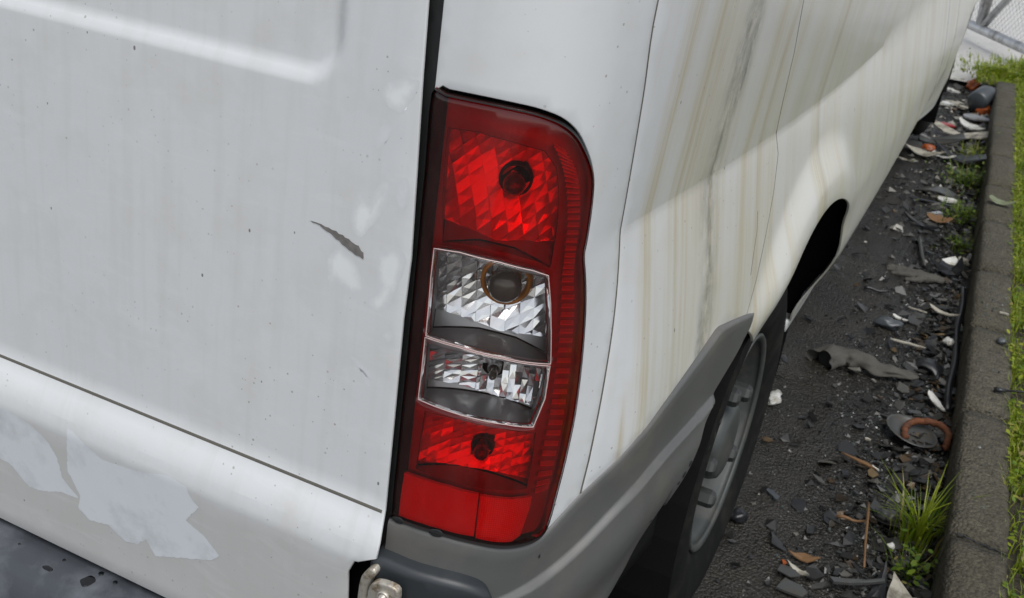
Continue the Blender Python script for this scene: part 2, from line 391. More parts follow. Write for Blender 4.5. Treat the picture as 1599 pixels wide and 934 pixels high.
M['primer_soft'] = mat('sanded_primer', (.67,.70,.73), .40, var=.04, vs_=18); M['primer_edge'] = mat('feathered_primer', (.60,.62,.63), .42, var=.04, vs_=18)
M['filler'] = mat('sanded_filler', (.70,.725,.725), .4, var=.06, vs_=18)
def worn(m, base, scale):   # sanded area whose colour feathers raggedly into the paint round it
    n = m.node_tree.nodes; l = m.node_tree.links; b = n['Principled BSDF']; at = n.new('ShaderNodeAttribute'); at.attribute_name = 'worn'; uv = n.new('ShaderNodeUVMap')
    nz = noise_(n, l, mapping(n, l, uv.outputs[0], scale), 1.0, 6, .7); f = math_(n, l, 'ADD', at.outputs['Fac'], math_(n, l, 'MULTIPLY_ADD', nz, 1.6, -.95)); mr = N(n, 'ShaderNodeMapRange', interpolation_type='SMOOTHSTEP'); l.new(f, mr.inputs[0]); mr.inputs[1].default_value = -.15; mr.inputs[2].default_value = .70
    old = b.inputs['Base Color'].links[0].from_socket; l.new(mixc(n, l, mr.outputs[0], base, old), b.inputs['Base Color']); b.inputs['Coat Weight'].default_value = .3; b.inputs['Coat Roughness'].default_value = .18
worn(M['primer_soft'], (.592,.608,.618), (70,45,1)); worn(M['filler'], (.592,.608,.618), (70,45,1))
M['gouge'] = mat('bare_gouged_steel', (.16,.15,.14), .6, var=.5, vs_=160, bs=.5, bd=.001)
M['black'] = mat('black_rubber', (.012,.013,.013), .55)
M['seam'] = mat('seam_sealer', (.10,.095,.08), .7)
M['bumper'] = mat('grey_bumper_plastic', (.088,.090,.088), .46, var=.18, vs_=9, bs=.3, bd=.0006, bscale=900, dirt=((.115,.11,.10),7))
M['scuff'] = mat('black_scuff', (.012,.012,.012), .8, var=.4, vs_=120)
M['cap'] = mat('dark_bumper_cap_plastic', (.026,.030,.034), .42, var=.15, vs_=14, bs=.15, bd=.0005, bscale=900)
M['step'] = mat('weathered_step_plastic', (.050,.055,.064), .40, var=.35, vs_=10, bs=.2, bd=.0008, bscale=500, dirt=((.11,.12,.135),9))
M['wet'] = mat('wet_spot', (.008,.009,.011), .10)
M['hinge'] = mat('dirty_galvanised_hinge', (.52,.49,.43), .45, .55, var=.25, vs_=90, bs=.3, bd=.001, dirt=((.20,.14,.07),70))
M['chrome'] = mat('vacuum_metalised_reflector', (.93,.93,.94), .14, .86, var=.03)
M['chrome_dim'] = mat('dull_reflector_shelf', (.42,.42,.42), .36, .6, var=.2, vs_=40)
M['chrome_red'] = mat('red_section_reflector', (.97,.97,.97), .22, .5, var=.03)
M['bezel'] = mat('grey_lamp_bezel', (.33,.28,.28), .5, var=.1)
M['bulb'] = mat('smoked_bulb_glass', (.10,.085,.07), .15, .3, var=.3, vs_=120)
M['amber'] = mat('amber_glow_ring', (.55,.19,.02), .3, .2, var=.4, vs_=90)  # amber glow round the bulb, painted onto its socket ring
M['redlens'] = lens_mat('red_lens', (1.0,.008,.012)); M['clearlens'] = lens_mat('clear_lens', (.90,.90,.89))
M['edge'] = mat('window_rim_plastic', (.52,.40,.38), .25, var=.05)
M['rib'] = mat('red_rib_plastic', (.85,.45,.45), .25, var=.1)
M['reflex_a'] = mat('red_reflex_flat', (.85,.12,.10), .22, var=.05, coat=.3)
M['tyre'] = mat('worn_tyre_rubber', (.007,.0075,.007), .85, var=.3, vs_=20, bs=.3, bd=.001, bscale=200, dirt=((.019,.018,.016),14))
M['rim'] = mat('dirty_grey_steel_wheel', (.052,.058,.056), .5, .1, var=.2, vs_=18, dirt=((.09,.088,.08),12), bs=.15, bd=.001)
M['nut'] = mat('grimy_wheel_nut', (.045,.048,.047), .55, .2, var=.25, vs_=60)
M['under'] = mat('black_underbody', (.006,.006,.006), .9)
m, n, l, b = nt('red_reflex_prisms'); tc = n.new('ShaderNodeUVMap')
vo = N(n, 'ShaderNodeTexVoronoi', feature='DISTANCE_TO_EDGE'); vo.inputs['Scale'].default_value = 420; vo.inputs['Randomness'].default_value = .05; l.new(tc.outputs[0], vo.inputs['Vector'])
l.new(ramp(n, l, vo.outputs[0], [(.0,(.85,.12,.10)),(.30,(1.0,.55,.45))]), b.inputs['Base Color']); b.inputs['Roughness'].default_value = .25; b.inputs['Specular IOR Level'].default_value = .6  # prism zone, its red lightened to imitate the light it returns
bump(n, l, b, vo.outputs[0], .5, .0015); M['reflex_b'] = m
def ground_mat(name, dark, light, wet, scale=1.0, warm=None, stone=.5):
    m, n, l, b = nt(name); tc = n.new('ShaderNodeTexCoord'); v = tc.outputs['Object']
    vo = N(n, 'ShaderNodeTexVoronoi', feature='F1'); vo.inputs['Scale'].default_value = 150*scale; l.new(v, vo.inputs['Vector'])
    sc_ = n.new('ShaderNodeSeparateColor'); l.new(vo.outputs['Color'], sc_.inputs[0])
    c = mixc(n, l, sc_.outputs[0], dark, light)
    big = noise_(n, l, v, 1.7*scale, 5, .6); c = mixc(n, l, ramp(n, l, big, [(.35,(0,0,0)),(.65,(1,1,1))]), c, mixc(n, l, .55, c, warm or dark))
    c = mixc(n, l, math_(n, l, 'MULTIPLY', ramp(n, l, noise_(n, l, v, 4.5*scale, 7, .68), [(.42,(0,0,0)),(.60,(1,1,1))]), .55), c, dark)
    fine = noise_(n, l, v, 60*scale, 6, .7); c = mixc(n, l, math_(n, l, 'MULTIPLY', ramp(n, l, fine, [(.4,(0,0,0)),(.75,(1,1,1))]), .5), c, light)
    if 'asphalt' in name:
        at = n.new('ShaderNodeAttribute'); at.attribute_name = 'mud'; c = mixc(n, l, math_(n, l, 'MULTIPLY', at.outputs['Fac'], .8), c, mixc(n, l, sc_.outputs[1], (.004,.004,.0035), (.014,.0125,.010)))
    l.new(c, b.inputs['Base Color'])
    l.new(ramp(n, l, noise_(n, l, v, 3.0, 5), [(.3,(wet,)*3),(.7,(wet+.35,)*3)]), b.inputs['Roughness'])
    h = math_(n, l, 'ADD', math_(n, l, 'MULTIPLY', math_(n, l, 'SUBTRACT', .6, vo.outputs['Distance']), stone), math_(n, l, 'MULTIPLY', fine, .8))
    bump(n, l, b, h, 1.0, .009/scale); return m
M['asphalt'] = ground_mat('damp_asphalt', (.007,.0066,.0056), (.030,.0275,.022), .14, 1.0, (.038,.031,.020))
M['yard'] = ground_mat('pale_wet_concrete', (.46,.45,.43), (.66,.65,.62), .30, .6, (.52,.50,.46), .3)
M['soil'] = ground_mat('dark_soil', (.02,.016,.010), (.06,.05,.03), .6, .8)
M['kerb'] = ground_mat('weathered_concrete_kerb', (.036,.031,.022), (.115,.101,.074), .6, .9, (.042,.044,.014), .6)
def leafmat(name, a, bcol, rough=.5):
    m, n, l, b = nt(name); g = n.new('ShaderNodeObjectInfo'); geo = n.new('ShaderNodeNewGeometry')
    cg = ramp(n, l, geo.outputs['Random Per Island'], [(0,a),(.55,tuple((p+q)/2 for p, q in zip(a, bcol))),(.86,bcol),(.97,(.30,.25,.09))]); l.new(cg, b.inputs['Base Color']); b.inputs['Roughness'].default_value = rough
    tl = n.new('ShaderNodeBsdfTranslucent'); l.new(cg, tl.inputs[0]); ms = n.new('ShaderNodeMixShader'); ms.inputs[0].default_value = .4
    l.new(b.outputs[0], ms.inputs[1]); l.new(tl.outputs[0], ms.inputs[2]); l.new(ms.outputs[0], n['Material Output'].inputs[0]); return m
M['grass'] = leafmat('fresh_grass', (.10,.18,.008), (.33,.38,.025)); M['moss'] = leafmat('mossy_weeds', (.06,.12,.008), (.17,.24,.02)); M['dry'] = leafmat('dry_stalk', (.16,.13,.07), (.30,.26,.13))
def islandmat(name, stops, rough=.6, spec=.5):
    m, n, l, b = nt(name); geo = n.new('ShaderNodeNewGeometry'); l.new(ramp(n, l, geo.outputs['Random Per Island'], stops), b.inputs['Base Color']); b.inputs['Roughness'].default_value = rough; return m
M['stones'] = islandmat('loose_grit', [(0,(.006,.006,.006)),(.6,(.022,.022,.021)),(.9,(.05,.049,.045)),(1,(.13,.125,.11))], .35)
M['crumbs'] = islandmat('glass_and_plastic_crumbs', [(0,(.01,.015,.015)),(.55,(.04,.06,.055)),(.85,(.10,.12,.115)),(1,(.30,.31,.30))], .15)
M['pale'] = islandmat('pale_rubble', [(0,(.03,.03,.03)),(.5,(.08,.078,.07)),(.8,(.22,.21,.18)),(1,(.55,.53,.48))], .5)
M['litterleaf'] = islandmat('rotting_leaves', [(0,(.012,.008,.004)),(.6,(.045,.028,.012)),(.9,(.10,.065,.03)),(1,(.16,.12,.06))], .45)
M['galv'] = mat('galvanised_tube', (.58,.59,.60), .38, .7, var=.3, vs_=12, dirt=((.22,.21,.19),8))
M['white_pl'] = mat('white_plastic', (.58,.58,.55), .35, var=.06, dirt=((.30,.28,.22),30)); M['grey_pl'] = mat('grey_plastic', (.06,.062,.06), .4, var=.2, dirt=((.06,.055,.045),25))
M['black_pl'] = mat('black_plastic', (.014,.015,.017), .35, var=.3); M['slate_pl'] = mat('slate_plastic', (.06,.068,.075), .35, var=.2)
M['cloth'] = mat('grey_soaked_cloth', (.070,.066,.056), .9, var=.35, vs_=25, bs=.6, bd=.002, bscale=300); M['cloth_in'] = mat('cloth_lining', (.035,.038,.034), .9)
M['cream'] = mat('cream_torn_card', (.36,.34,.28), .6, var=.2, dirt=((.10,.09,.07),22)); M['orange'] = mat('orange_plastic', (.32,.07,.012), .4, var=.2, dirt=((.12,.05,.02),40))
M['rust'] = mat('rusty_ring', (.12,.038,.012), .8, var=.5, vs_=60, bs=.5, bd=.002, dirt=((.05,.022,.012),40)); M['red'] = mat('red_lens_chip', (.30,.02,.02), .3); M['brown'] = mat('brown_leaf', (.16,.085,.035), .7, var=.3)
M['leafg'] = mat('grey_green_leaf', (.15,.17,.10), .6, var=.3)

# ================================================================ ground, yard, kerb, verge
KA = R(KYAW)
def kx(y, off=0): return (KX+off+y*math.sin(KA))/math.cos(KA)
def ground_z(x, y):
    k = kx(y); h = -.03*sst(k-.45, k-.02, x)
    return h + .006*noise.noise((x*2.1, y*2.1, 0)) + .0035*noise.noise((x*9, y*9, 3)) + .002*noise.noise((x*31, y*31, 5))
V = []; F = []; xs = []; x = -3.0
def axis_pts(a, b, fine0, fine1, df, dc):
    out = []; t = a
    while t < b: out.append(t); t += df if fine0 <= t < fine1 else dc
    return out+[b]
xs = axis_pts(-6, 60, -.35, .6, .016, .6); ys = axis_pts(-30, 6.6, .5, 6.4, .03, .6)
for yv in ys:
    for xv in xs: V.append((xv, yv, ground_z(xv, yv) if -.5 < xv < 1 and 0 < yv < 6.6 else -.004))
nx = len(xs)
for j in range(len(ys)-1):
    for i in range(nx-1): F.append((j*nx+i, j*nx+i+1, (j+1)*nx+i+1, (j+1)*nx+i))
me = pydata('asphalt_ground', V, F); at = me.attributes.new('mud', 'FLOAT', 'POINT')
at.data.foreach_set('value', [sst(kx(p[1])-.36, kx(p[1])-.12, p[0]+.10*noise.noise((p[0]*3, p[1]*2.2, 8))+.05*noise.noise((p[0]*9, p[1]*9, 2))) if -1 < p[0] < 1 else 0.0 for p in V])
link('asphalt_ground', me, M['asphalt'], smooth=True, kind='structure')
V = []; F = []; xs = axis_pts(-150, 150, -1.5, 1.5, .06, 6); ys = axis_pts(6.35, 300, 6.35, 10, .06, 8); nx = len(xs)
for yv in ys:
    for xv in xs: V.append((xv, yv+.12*noise.noise((xv*2, 7, 0))*(yv < 6.6), .004+.008*noise.noise((xv*1.3, yv*1.3, 1))))
for j in range(len(ys)-1):
    for i in range(nx-1): F.append((j*nx+i, j*nx+i+1, (j+1)*nx+i+1, (j+1)*nx+i))
link('concrete_yard', pydata('concrete_yard', V, F), M['yard'], smooth=True, kind='structure')
# kerb: one object per stone
kerb = thing('kerb', 'weathered grey concrete kerb running along the grass verge', 'kerb')
for i in range(len(KJ)-1):
    y0, y1 = KJ[i]+.006, KJ[i+1]-.006; bm = bmesh.new(); ny = max(4, int((y1-y0)/.035)); grid = {}
    prof_ = [(0,-.12),(0,.02),(0,KH-.02),(.004,KH-.006),(.013,KH),(.04,KH+.001),(.075,KH+.001),(KW-.012,KH),(KW-.003,KH-.006),(KW,KH-.03),(KW,-.12)]
    tilt = rnd.uniform(-.004,.004); sx = rnd.uniform(-.003,.003)
    for j in range(ny+1):
        yy = y0+(y1-y0)*j/ny; e = .004 if j in (0, ny) else 0
        for k, (px_, pz) in enumerate(prof_):
            nn = .0035*noise.noise((px_*22, yy*16, pz*22+i)) + .0018*noise.noise((px_*70, yy*60, pz*60))
            chip = .010*max(0, noise.noise((i*3.1, yy*11, 4))-.25) if k in (3,4) else 0
            zz = pz - (e if k in (3,4,5,6,7) else 0) + (nn+tilt*(yy-y0)*2 - chip if pz > 0 else 0)
            grid[j,k] = bm.verts.new((kx(yy)+px_+sx+nn+(chip if k in (3,4) else 0), yy, zz))
    for j in range(ny):
        for k in range(len(prof_)-1): bm.faces.new((grid[j,k], grid[j,k+1], grid[j+1,k+1], grid[j+1,k]))
    for j in (0, ny): bm.faces.new([grid[j,k] for k in range(len(prof_))])
    bmesh.ops.recalc_face_normals(bm, faces=bm.faces[:]); me = bpy.data.meshes.new('kerb_stone'); bm.to_mesh(me); bm.free(); link('kerb_stone', me, M['kerb'], kerb, smooth=True)
# diagonal crack across the nearest stone
p = KCRACK; cr = []
for k in range(13):
    t = k/12; cr.append((p[0][0]+(p[1][0]-p[0][0])*t+.006*noise.noise((k*.9,1,1)), p[0][1]+(p[1][1]-p[0][1])*t+.012*noise.noise((k*.7,2,2)), KH+.0005))
link('crack', tube_mesh('crack', cr, [.0015+.002*abs(noise.noise((k*.8,5,5))) for k in range(13)], 5), M['black'], kerb)
# soil under the verge and beyond the kerb's end
V = []; F = []; ys = axis_pts(-4, 9, 0, 7, .05, .5); xs = [0,.04,.1,.2,.4,.8,1.6,4,20]
for yv in ys:
    for xo in xs:
        e = 1 if yv < 6.0 else 0
        V.append((kx(yv)+KW*e+xo-(0 if e else .06), yv, (KH-.03+.012*noise.noise((xo*9, yv*5, 0)))*sst(6.9, 6.0, yv)-.02*sst(6.0,7.2,yv)))
nx = len(xs)
for j in range(len(ys)-1):
    for i in range(nx-1): F.append((j*nx+i, j*nx+i+1, (j+1)*nx+i+1, (j+1)*nx+i))
link('verge_soil', pydata('verge_soil', V, F), M['soil'], smooth=True, kind='structure')
def blade(V, F, p, h, w, ang, bendd, segs=3):
    dx, dy = math.cos(ang), math.sin(ang); sx, sy = -dy, dx; b = len(V)
    for k in range(segs+1):
        t = k/segs; o = bendd*t*t; ww = w*(1-t)**.7*.5; z = p[2]+h*t*(1-.35*min(1,bendd/h)*t)
        if k == segs: V.append((p[0]+dx*o, p[1]+dy*o, z))
        else: V.append((p[0]+dx*o+sx*ww, p[1]+dy*o+sy*ww, z)); V.append((p[0]+dx*o-sx*ww, p[1]+dy*o-sy*ww, z))
    for k in range(segs-1): F.append((b+2*k, b+2*k+1, b+2*k+3, b+2*k+2))
    F.append((b+2*segs-2, b+2*segs-1, b+2*segs))
def leaflet(V, F, p, r, ang, tilt):
    b = len(V); dx, dy = math.cos(ang), math.sin(ang); V.append(p)
    for k, (u, v) in enumerate(((.45,.4),(1,.28),(1.15,0),(1,-.28),(.45,-.4))):
        V.append((p[0]+r*(dx*u-dy*v), p[1]+r*(dy*u+dx*v), p[2]+r*u*tilt))
    F.append((b,b+1,b+2,b+3)); F.append((b,b+3,b+4,b+5))
V = []; F = []
for _ in range(60000):
    y = rnd.uniform(.6, 6.55)**1.0; xo = rnd.random()**1.6*.8 - .012*(rnd.random() < .5)
    x = kx(y)+(KW if y < 6.0 else -.10)+xo
    if y > 6.0 and xo > .5: continue
    z = (KH-.03)*sst(6.9,6.0,y)
    den = noise.noise((x*7, y*3.5, 2))
    if den < -.22 and rnd.random() < .85: continue
    if rnd.random() < .72: blade(V, F, (x,y,z), rnd.uniform(.02,.06), rnd.uniform(.002,.005), rnd.uniform(0,6.28), rnd.uniform(.005,.04), 2)
    else: leaflet(V, F, (x,y,z+rnd.uniform(.006,.035)), rnd.uniform(.006,.016), rnd.uniform(0,6.28), rnd.uniform(-.2,.7))
link('verge_grass', pydata('verge_grass', V, F), M['grass'], kind='stuff', label='short bright green grass and weeds on the verge beside the kerb', cat='grass')

# ================================================================ the van
van = thing('van', 'white panel van with stained side, peeling rear door paint and red tail lamp', 'van')
TOP = 1.95
LAMP = smooth_poly([(-0.0073,1.084),(0.0078,1.0855),(0.0441,1.0859),(0.0781,1.0836),(0.0982,1.0795),(0.114,1.0731),(0.1293,1.0614),(0.1434,1.0437),(0.1537,1.0273),(0.1596,1.011),(0.1625,0.9856),(0.1634,0.96),(0.1634,0.9407),(0.1724,0.9121),(0.1804,0.8762),(0.1854,0.8262),(0.1865,0.7682),(0.1833,0.7244),(0.1781,0.6759),(0.1735,0.6401),(0.1664,0.6261),(0.1509,0.6218),(0.1258,0.6259),(0.0998,0.6333),(0.0728,0.6393),(0.0456,0.6427),(0.0206,0.6426),(0.0001,0.643),(-0.0043,0.6482),(-0.0049,0.7425),(-0.0052,0.8343),(-0.0062,0.9524),(-0.0065,1.0149)], 3)
LAMP = LAMP if area(LAMP) > 0 else LAMP[::-1]
HOLE = inset(LAMP, -.0035)
def polyline(p, n=5):
    q = [p[0]]+list(p)+[p[-1]]; out = []
    for i in range(1, len(q)-2):
        for j in range(n):
            t = j/n; out.append(tuple(.5*(2*q[i][k]+(q[i+1][k]-q[i-1][k])*t+(2*q[i-1][k]-5*q[i][k]+4*q[i+1][k]-q[i+2][k])*t*t+(3*q[i][k]-q[i-1][k]-3*q[i+1][k]+q[i+2][k])*t**3) for k in (0,1)))
    return out+[tuple(p[-1])]
SEAM1 = polyline([(.236,TOP),(.236,1.3)]+[(0.2161,1.1725),(0.2256,1.0846),(0.2334,1.0074),(0.2395,0.9324),(0.2384,0.8652),(0.2301,0.79),(0.2216,0.7182),(0.2157,0.6536)])
MT = [(0.2157,0.6536),(0.2532,0.6726),(0.3027,0.6962),(0.4038,0.7133),(0.4794,0.7273),(0.5444,0.7379),(0.6013,0.7279),(0.6739,0.7164)]      # where the grey moulding meets the white side
def arch_pts(k, r, a0, a1, n=40):
    return [(ARCH_Y[k]+.072+r*math.cos(a0+(a1-a0)*i/n), WHEEL_Z+r*math.sin(a0+(a1-a0)*i/n)) for i in range(n+1)]
# --- corner panel round the lamp
cut = [(0.2157,0.6536),(0.1954,0.6401),(0.1771,0.6255)]
s_in = -.0060
corner = [(s_in, TOP), (s_in, 1.0905)] + [p for p in HOLE if False]
# outline: down the door gap to the lamp top, round the lamp's outer edge, along the moulding, up the first seam
hi = [p for p in HOLE]
i0 = min(range(len(hi)), key=lambda i: math.dist(hi[i], [(-0.0075,1.0851)][0])); hi = hi[i0:]+hi[:i0]
if hi[len(hi)//4][0] < .05: hi = [hi[0]]+hi[:0:-1]
iend = min(range(len(hi)), key=lambda i: math.dist(hi[i], [(0.1753,0.6304)][0]))
outer = [(s_in, TOP), (s_in, hi[0][1])] + [p for p in hi[:iend+1] if p[0] > s_in+.002] + cut[::-1][:-1] + [(p[0]-.0012, p[1]) for p in SEAM1[::-1]]
panel('corner_panel', outer, B, .011, M['paint_side'], van, er=.0009, depth=.003)
# --- long side panel with both wheel arches
A0 = arch_pts(0, ARCH, math.pi*.745, R(8), 44); A1 = arch_pts(1, ARCH-.03, math.pi*.97, R(8), 40)
side = [(p[0]+.0012, p[1]) for p in SEAM1] + MT[1:-1] + [(A0[0][0]-.004, A0[0][1]+.004)] + A0 + [(A0[-1][0]+.02, .375)] + [(A1[0][0]-.02, .375)] + A1 + [(A1[-1][0]+.01,.40),(5.5,.40),(5.6,.7),(5.55,1.1),(5.2,1.3),(4.9,TOP)]
panel('side_panel', side, B, .030, M['paint_side'], van, er=.0012, depth=.004, lines=[[(.25,ZC),(5.0,ZC)]], zones=[(.24,1.55,.60,1.0,.012)])
def seam_strip(name, pts, w, matr, off=.0004, parent=van):
    V = []; F = []; n = len(pts)
    for i, p in enumerate(pts):
        a, b = pts[max(i-1,0)], pts[min(i+1,n-1)]; t = (b[0]-a[0], b[1]-a[1]); q = math.hypot(*t) or 1; nn = (-t[1]/q, t[0]/q); ww = w*(.5+.5*abs(noise.noise((i*.7,w*1000,3))))+w*.3
        for sg, oo in ((-1,-.0006),(-.3,off),(.3,off),(1,-.0006)): V.append(B(p[0]+nn[0]*ww*sg, p[1]+nn[1]*ww*sg, oo))
    for i in range(n-1):
        for k in range(3): F.append((i*4+k, i*4+k+1, i*4+k+5, i*4+k+4))
    return link(name, pydata(name, V, F), matr, parent, smooth=True)
def dense(p, step=.012): return resample(p, step, False)
seam_strip('panel_seam', dense(SEAM1, .008), .0010, M['seam'], .0003)
seam_strip('cracked_seam', dense([(.717,1.5)]+[(0.6712,1.1314),(0.7015,1.061),(0.7191,0.9912),(0.7349,0.9433),(0.7467,0.915),(0.7312,0.8658),(0.701,0.8115),(0.6691,0.758),(0.6399,0.7222)]), .0011, M['seam'])
seam_strip('hairline_crack', dense([(0.6597,0.8579),(0.6605,0.8317),(0.6492,0.8001),(0.643,0.7754)]), .0006, M['seam'])
for s_ in (3.05, 3.52): seam_strip('door_seam', dense([(s_,TOP),(s_-.01,.9),(s_-.02,.42)], .02), .003, M['black'])
# sill strip and dark rubbing strip
def strip(name, z0, z1, s0, s1, off, matr, n=60, r=.006):
    poly = [(s0+(s1-s0)*i/n, z0) for i in range(n+1)]+[(s1-(s1-s0)*i/n, z1) for i in range(n+1)]
    return panel(name, poly, lambda u, v, o: B(u, v, o+off), .03, matr, van, er=r, depth=.02)
strip('sill_flange', .350, .378, 1.44, 4.30, -.004, M['paint'], r=.004)
strip('rubbing_strip', .455, .505, 1.55, 3.30, .008, M['bumper'])
# --- grey bumper corner and moulding
bt = [(-0.0062,0.6381),(0.0194,0.6399),(0.0538,0.64),(0.0861,0.6357),(0.1199,0.6258),(0.1455,0.6199),(0.165,0.6215),(0.1776,0.629)]
right = [(0.669,0.7162),(0.6506,0.6939),(0.6195,0.6713),(0.5195,0.635),(0.4905,0.6215),(0.4145,0.5924),(0.4155,0.5254),(0.3549,0.4863),(0.2985,0.457),(0.2527,0.4066)]
topl = sorted(bt + [(p[0], p[1]-.001) for p in [(0.2112,0.6555),(0.2487,0.6742),(0.2968,0.6984),(0.3907,0.719),(0.4596,0.7359),(0.5171,0.7492),(0.5773,0.7372),(0.669,0.7162)]]); botl = sorted(right+[(.12,.40),(-.02,.40)])
def ip(t, s):
    if s <= t[0][0]: return t[0][1]
    for a, b in zip(t, t[1:]):
        if s <= b[0]: return a[1]+(b[1]-a[1])*(s-a[0])/max(b[0]-a[0],1e-6)
    return t[-1][1]
V = []; F = []; UVs = []; ss = np.linspace(topl[0][0], topl[-1][0], 150); nrow = None
def sm(t, s): return sum(ip(t, s+d*.004) for d in (-2,-1,0,1,2))/5
for ci, s_ in enumerate(ss):
    zt, zb = sm(topl, s_), min(sm(botl, s_), sm(topl, s_)-.004); h_ = zt-zb; q = min(max(zstep(s_), zb+.3*h_), zt-.15*h_); e = min(.005, h_*.2)
    rows = [(zt,-.03),(zt,-.004),(zt-e*.3,-.0012),(zt-e,0)]+[(zt-e+(q+.003-zt+e)*k/5,0) for k in range(1,5)]+[(q+d_,0) for d_ in (.003,.0015,.0003,-.001,-.0025,-.004,-.0055,-.008)]+[(q-.008+(zb+e-q+.008)*k/9,0) for k in range(1,9)]+[(zb+e,0),(zb+e*.3,-.0012),(zb,-.004),(zb,-.03)]
    nrow = len(rows); end = -.004*(1-min(1,(len(ss)-1-ci)/2))**2
    for z_, o_ in rows: V.append(BB(float(s_), z_, o_+end)); UVs.append((float(s_), z_))
    if ci:
        for k in range(nrow-1): F.append(((ci-1)*nrow+k, (ci-1)*nrow+k+1, ci*nrow+k+1, ci*nrow+k))
F.append(tuple((len(ss)-1)*nrow+k for k in range(nrow)))
bp = link('bumper_corner', pydata('bumper_corner', V, F, UVs), M['bumper'], van, smooth=True)
V = []; F = []
def blot(name, pts, fm, matr, parent, off, th=.0004):
    q = smooth_poly(pts, 3); me = panel_mesh(name, q, lambda u, v, o: fm(u, v, o+off), .0025, er=.0003, depth=th+.0002); return link(name, me, matr, parent, smooth=True)
def jagged(c, r, n, seed, sx=1, sy=1, k=.5):
    r_ = random.Random(seed); return [(c[0]+r*sx*math.cos(2*math.pi*i/n)*r_.uniform(1-k,1), c[1]+r*sy*math.sin(2*math.pi*i/n)*r_.uniform(1-k,1)) for i in range(n)]
for i, (px_, r, sx, sy) in enumerate((((.548,.606), .0045, 1, 1.2), ((.536,.590), .006, .8, 1.3), ((.527,.575), .003, .7, 1.6), ((.452,.592), .0045, 1.3, 1), ((.438,.583), .0055, 1.2, 1), ((.425,.577), .004, 1.4, .8), ((.36,.555), .003, 1.4, .8), ((.165,.600), .002, .6, 1.6), ((.13,.52), .0025, 1, 1.2))):
    blot('scuff_mark', jagged(px_, r, 11, i+3, sx, sy), BB, M['scuff'], bp, .0012)
for px_, r in (([(0.0054,0.6429)][0], .005), ([(0.0476,0.6429)][0], .006)): blot('lamp_seal_lip', jagged(px_, r, 10, 5, 1.3, .8, .15), BB, M['black'], bp, .001)
# --- dark bumper end cap under the corner
def BC(s, z, off=0): return B(s, z, off+.022)
cap_poly = smooth_poly([(-0.0098,0.6018),(0.0211,0.602),(0.0637,0.6011),(0.0876,0.5957),(0.1014,0.5872),(0.1095,0.5729),(0.1149,0.5483),(0.1206,0.495),(0.0775,0.4731),(0.034,0.4791),(0.0222,0.526),(0.0189,0.565),(0.0028,0.5695),(-0.0119,0.5746),(-0.0151,0.5913)], 4)
panel('bumper_end_cap', cap_poly, BC, .010, M['cap'], van, er=.007, depth=.035)
# --- hinge in the door corner
hg = panel('hinge', smooth_poly([(-0.1926,0.5699),(-0.183,0.5869),(-0.1599,0.5894),(-0.1563,0.5764),(-0.1604,0.5477),(-0.179,0.5199),(-0.1922,0.5314)], 3), lambda u, v, o: D(u, v, o+.014), .008, M['hinge'], van, er=.002, depth=.008)
c0 = [(-0.1724,0.5728)][0]; p0 = Vector(D(c0[0], c0[1], .0145))
me = lathe_mesh('hinge_pin', [(.0,.010),(.0025,.0098),(.003,.0085),(.001,.0075),(.001,.0065),(.004,.006),(.006,.0045),(.0068,.002),(.007,0)], 24)
for v in me.vertices: x_, y_, z_ = v.co; v.co = (p0.x+y_*.75, p0.y-x_, p0.z+z_*.75)
link('hinge_pin', me, M['hinge'], hg, smooth=True)
panel('hinge_bracket', smooth_poly([(-0.2076,0.5687),(-0.1994,0.5893),(-0.1916,0.596),(-0.1877,0.5898),(-0.1951,0.5739),(-0.1977,0.5558),(-0.195,0.5162),(-0.2094,0.5087)], 3), lambda u, v, o: D(u, v, o+.008), .008, M['hinge'], van, er=.003, depth=.012)
# --- black sheet standing in for the dark void behind the gaps, and door seal
panel('gap_backing', [(-.06,TOP),(.5,TOP),(.5,.42),(-.06,.42)], lambda u, v, o: B(u, v, o-.024), .03, M['under'], van, er=0, depth=.004, holes=[inset(LAMP, -.004)])
panel('door_seal', [(-.035,TOP),(.003,TOP),(.003,.585),(-.035,.585)], lambda u, v, o: B(u, v, o-.006), .02, M['black'], van, er=0, depth=.012)
# --- rear doors
door_right = [(-0.207,1.1607),(-0.2053,1.0956),(-0.2019,1.0124),(-0.1986,0.9265),(-0.2003,0.8636),(-0.1996,0.7589),(-0.1991,0.6479),(-0.1936,0.6176),(-0.1932,0.6013)]
dpoly = [(-.958, 1.93), (-.209, 1.93), (-.208, 1.3)] + door_right + [(-.209,.592),(-.218,.588),(-.226,.57),(-.226,.405),(-.30,.402),(-.958,.402)]
door = panel('rear_door', dpoly, D, .022, M['paint'], van, er=.0014, depth=.003, lines=[[(-.95,.645),(-.203,.645)],[(-.95,.61),(-.21,.61)],[(-.95,.59),(-.21,.59)]], zones=[(-.956,-.26,1.045,1.14,.006),(-.36,-.24,1.14,1.5,.006),(-.956,-.205,.585,.65,.012)])
V = []; F = []; n_ = 60
for i in range(n_+1):
    x_ = -.955+(.753)*i/n_
    for dz, oo in ((.0028,-.0008),(.0009,.0004),(-.0008,.0004),(-.0022,-.0008)): V.append(D(x_, .645+dz, oo+.0002))
    if i:
        for k in range(3): F.append((i*4-4+k, i*4-3+k, i*4+1+k, i*4+k))
link('skin_joint', pydata('skin_joint', V, F), M['seam'], door, smooth=True)
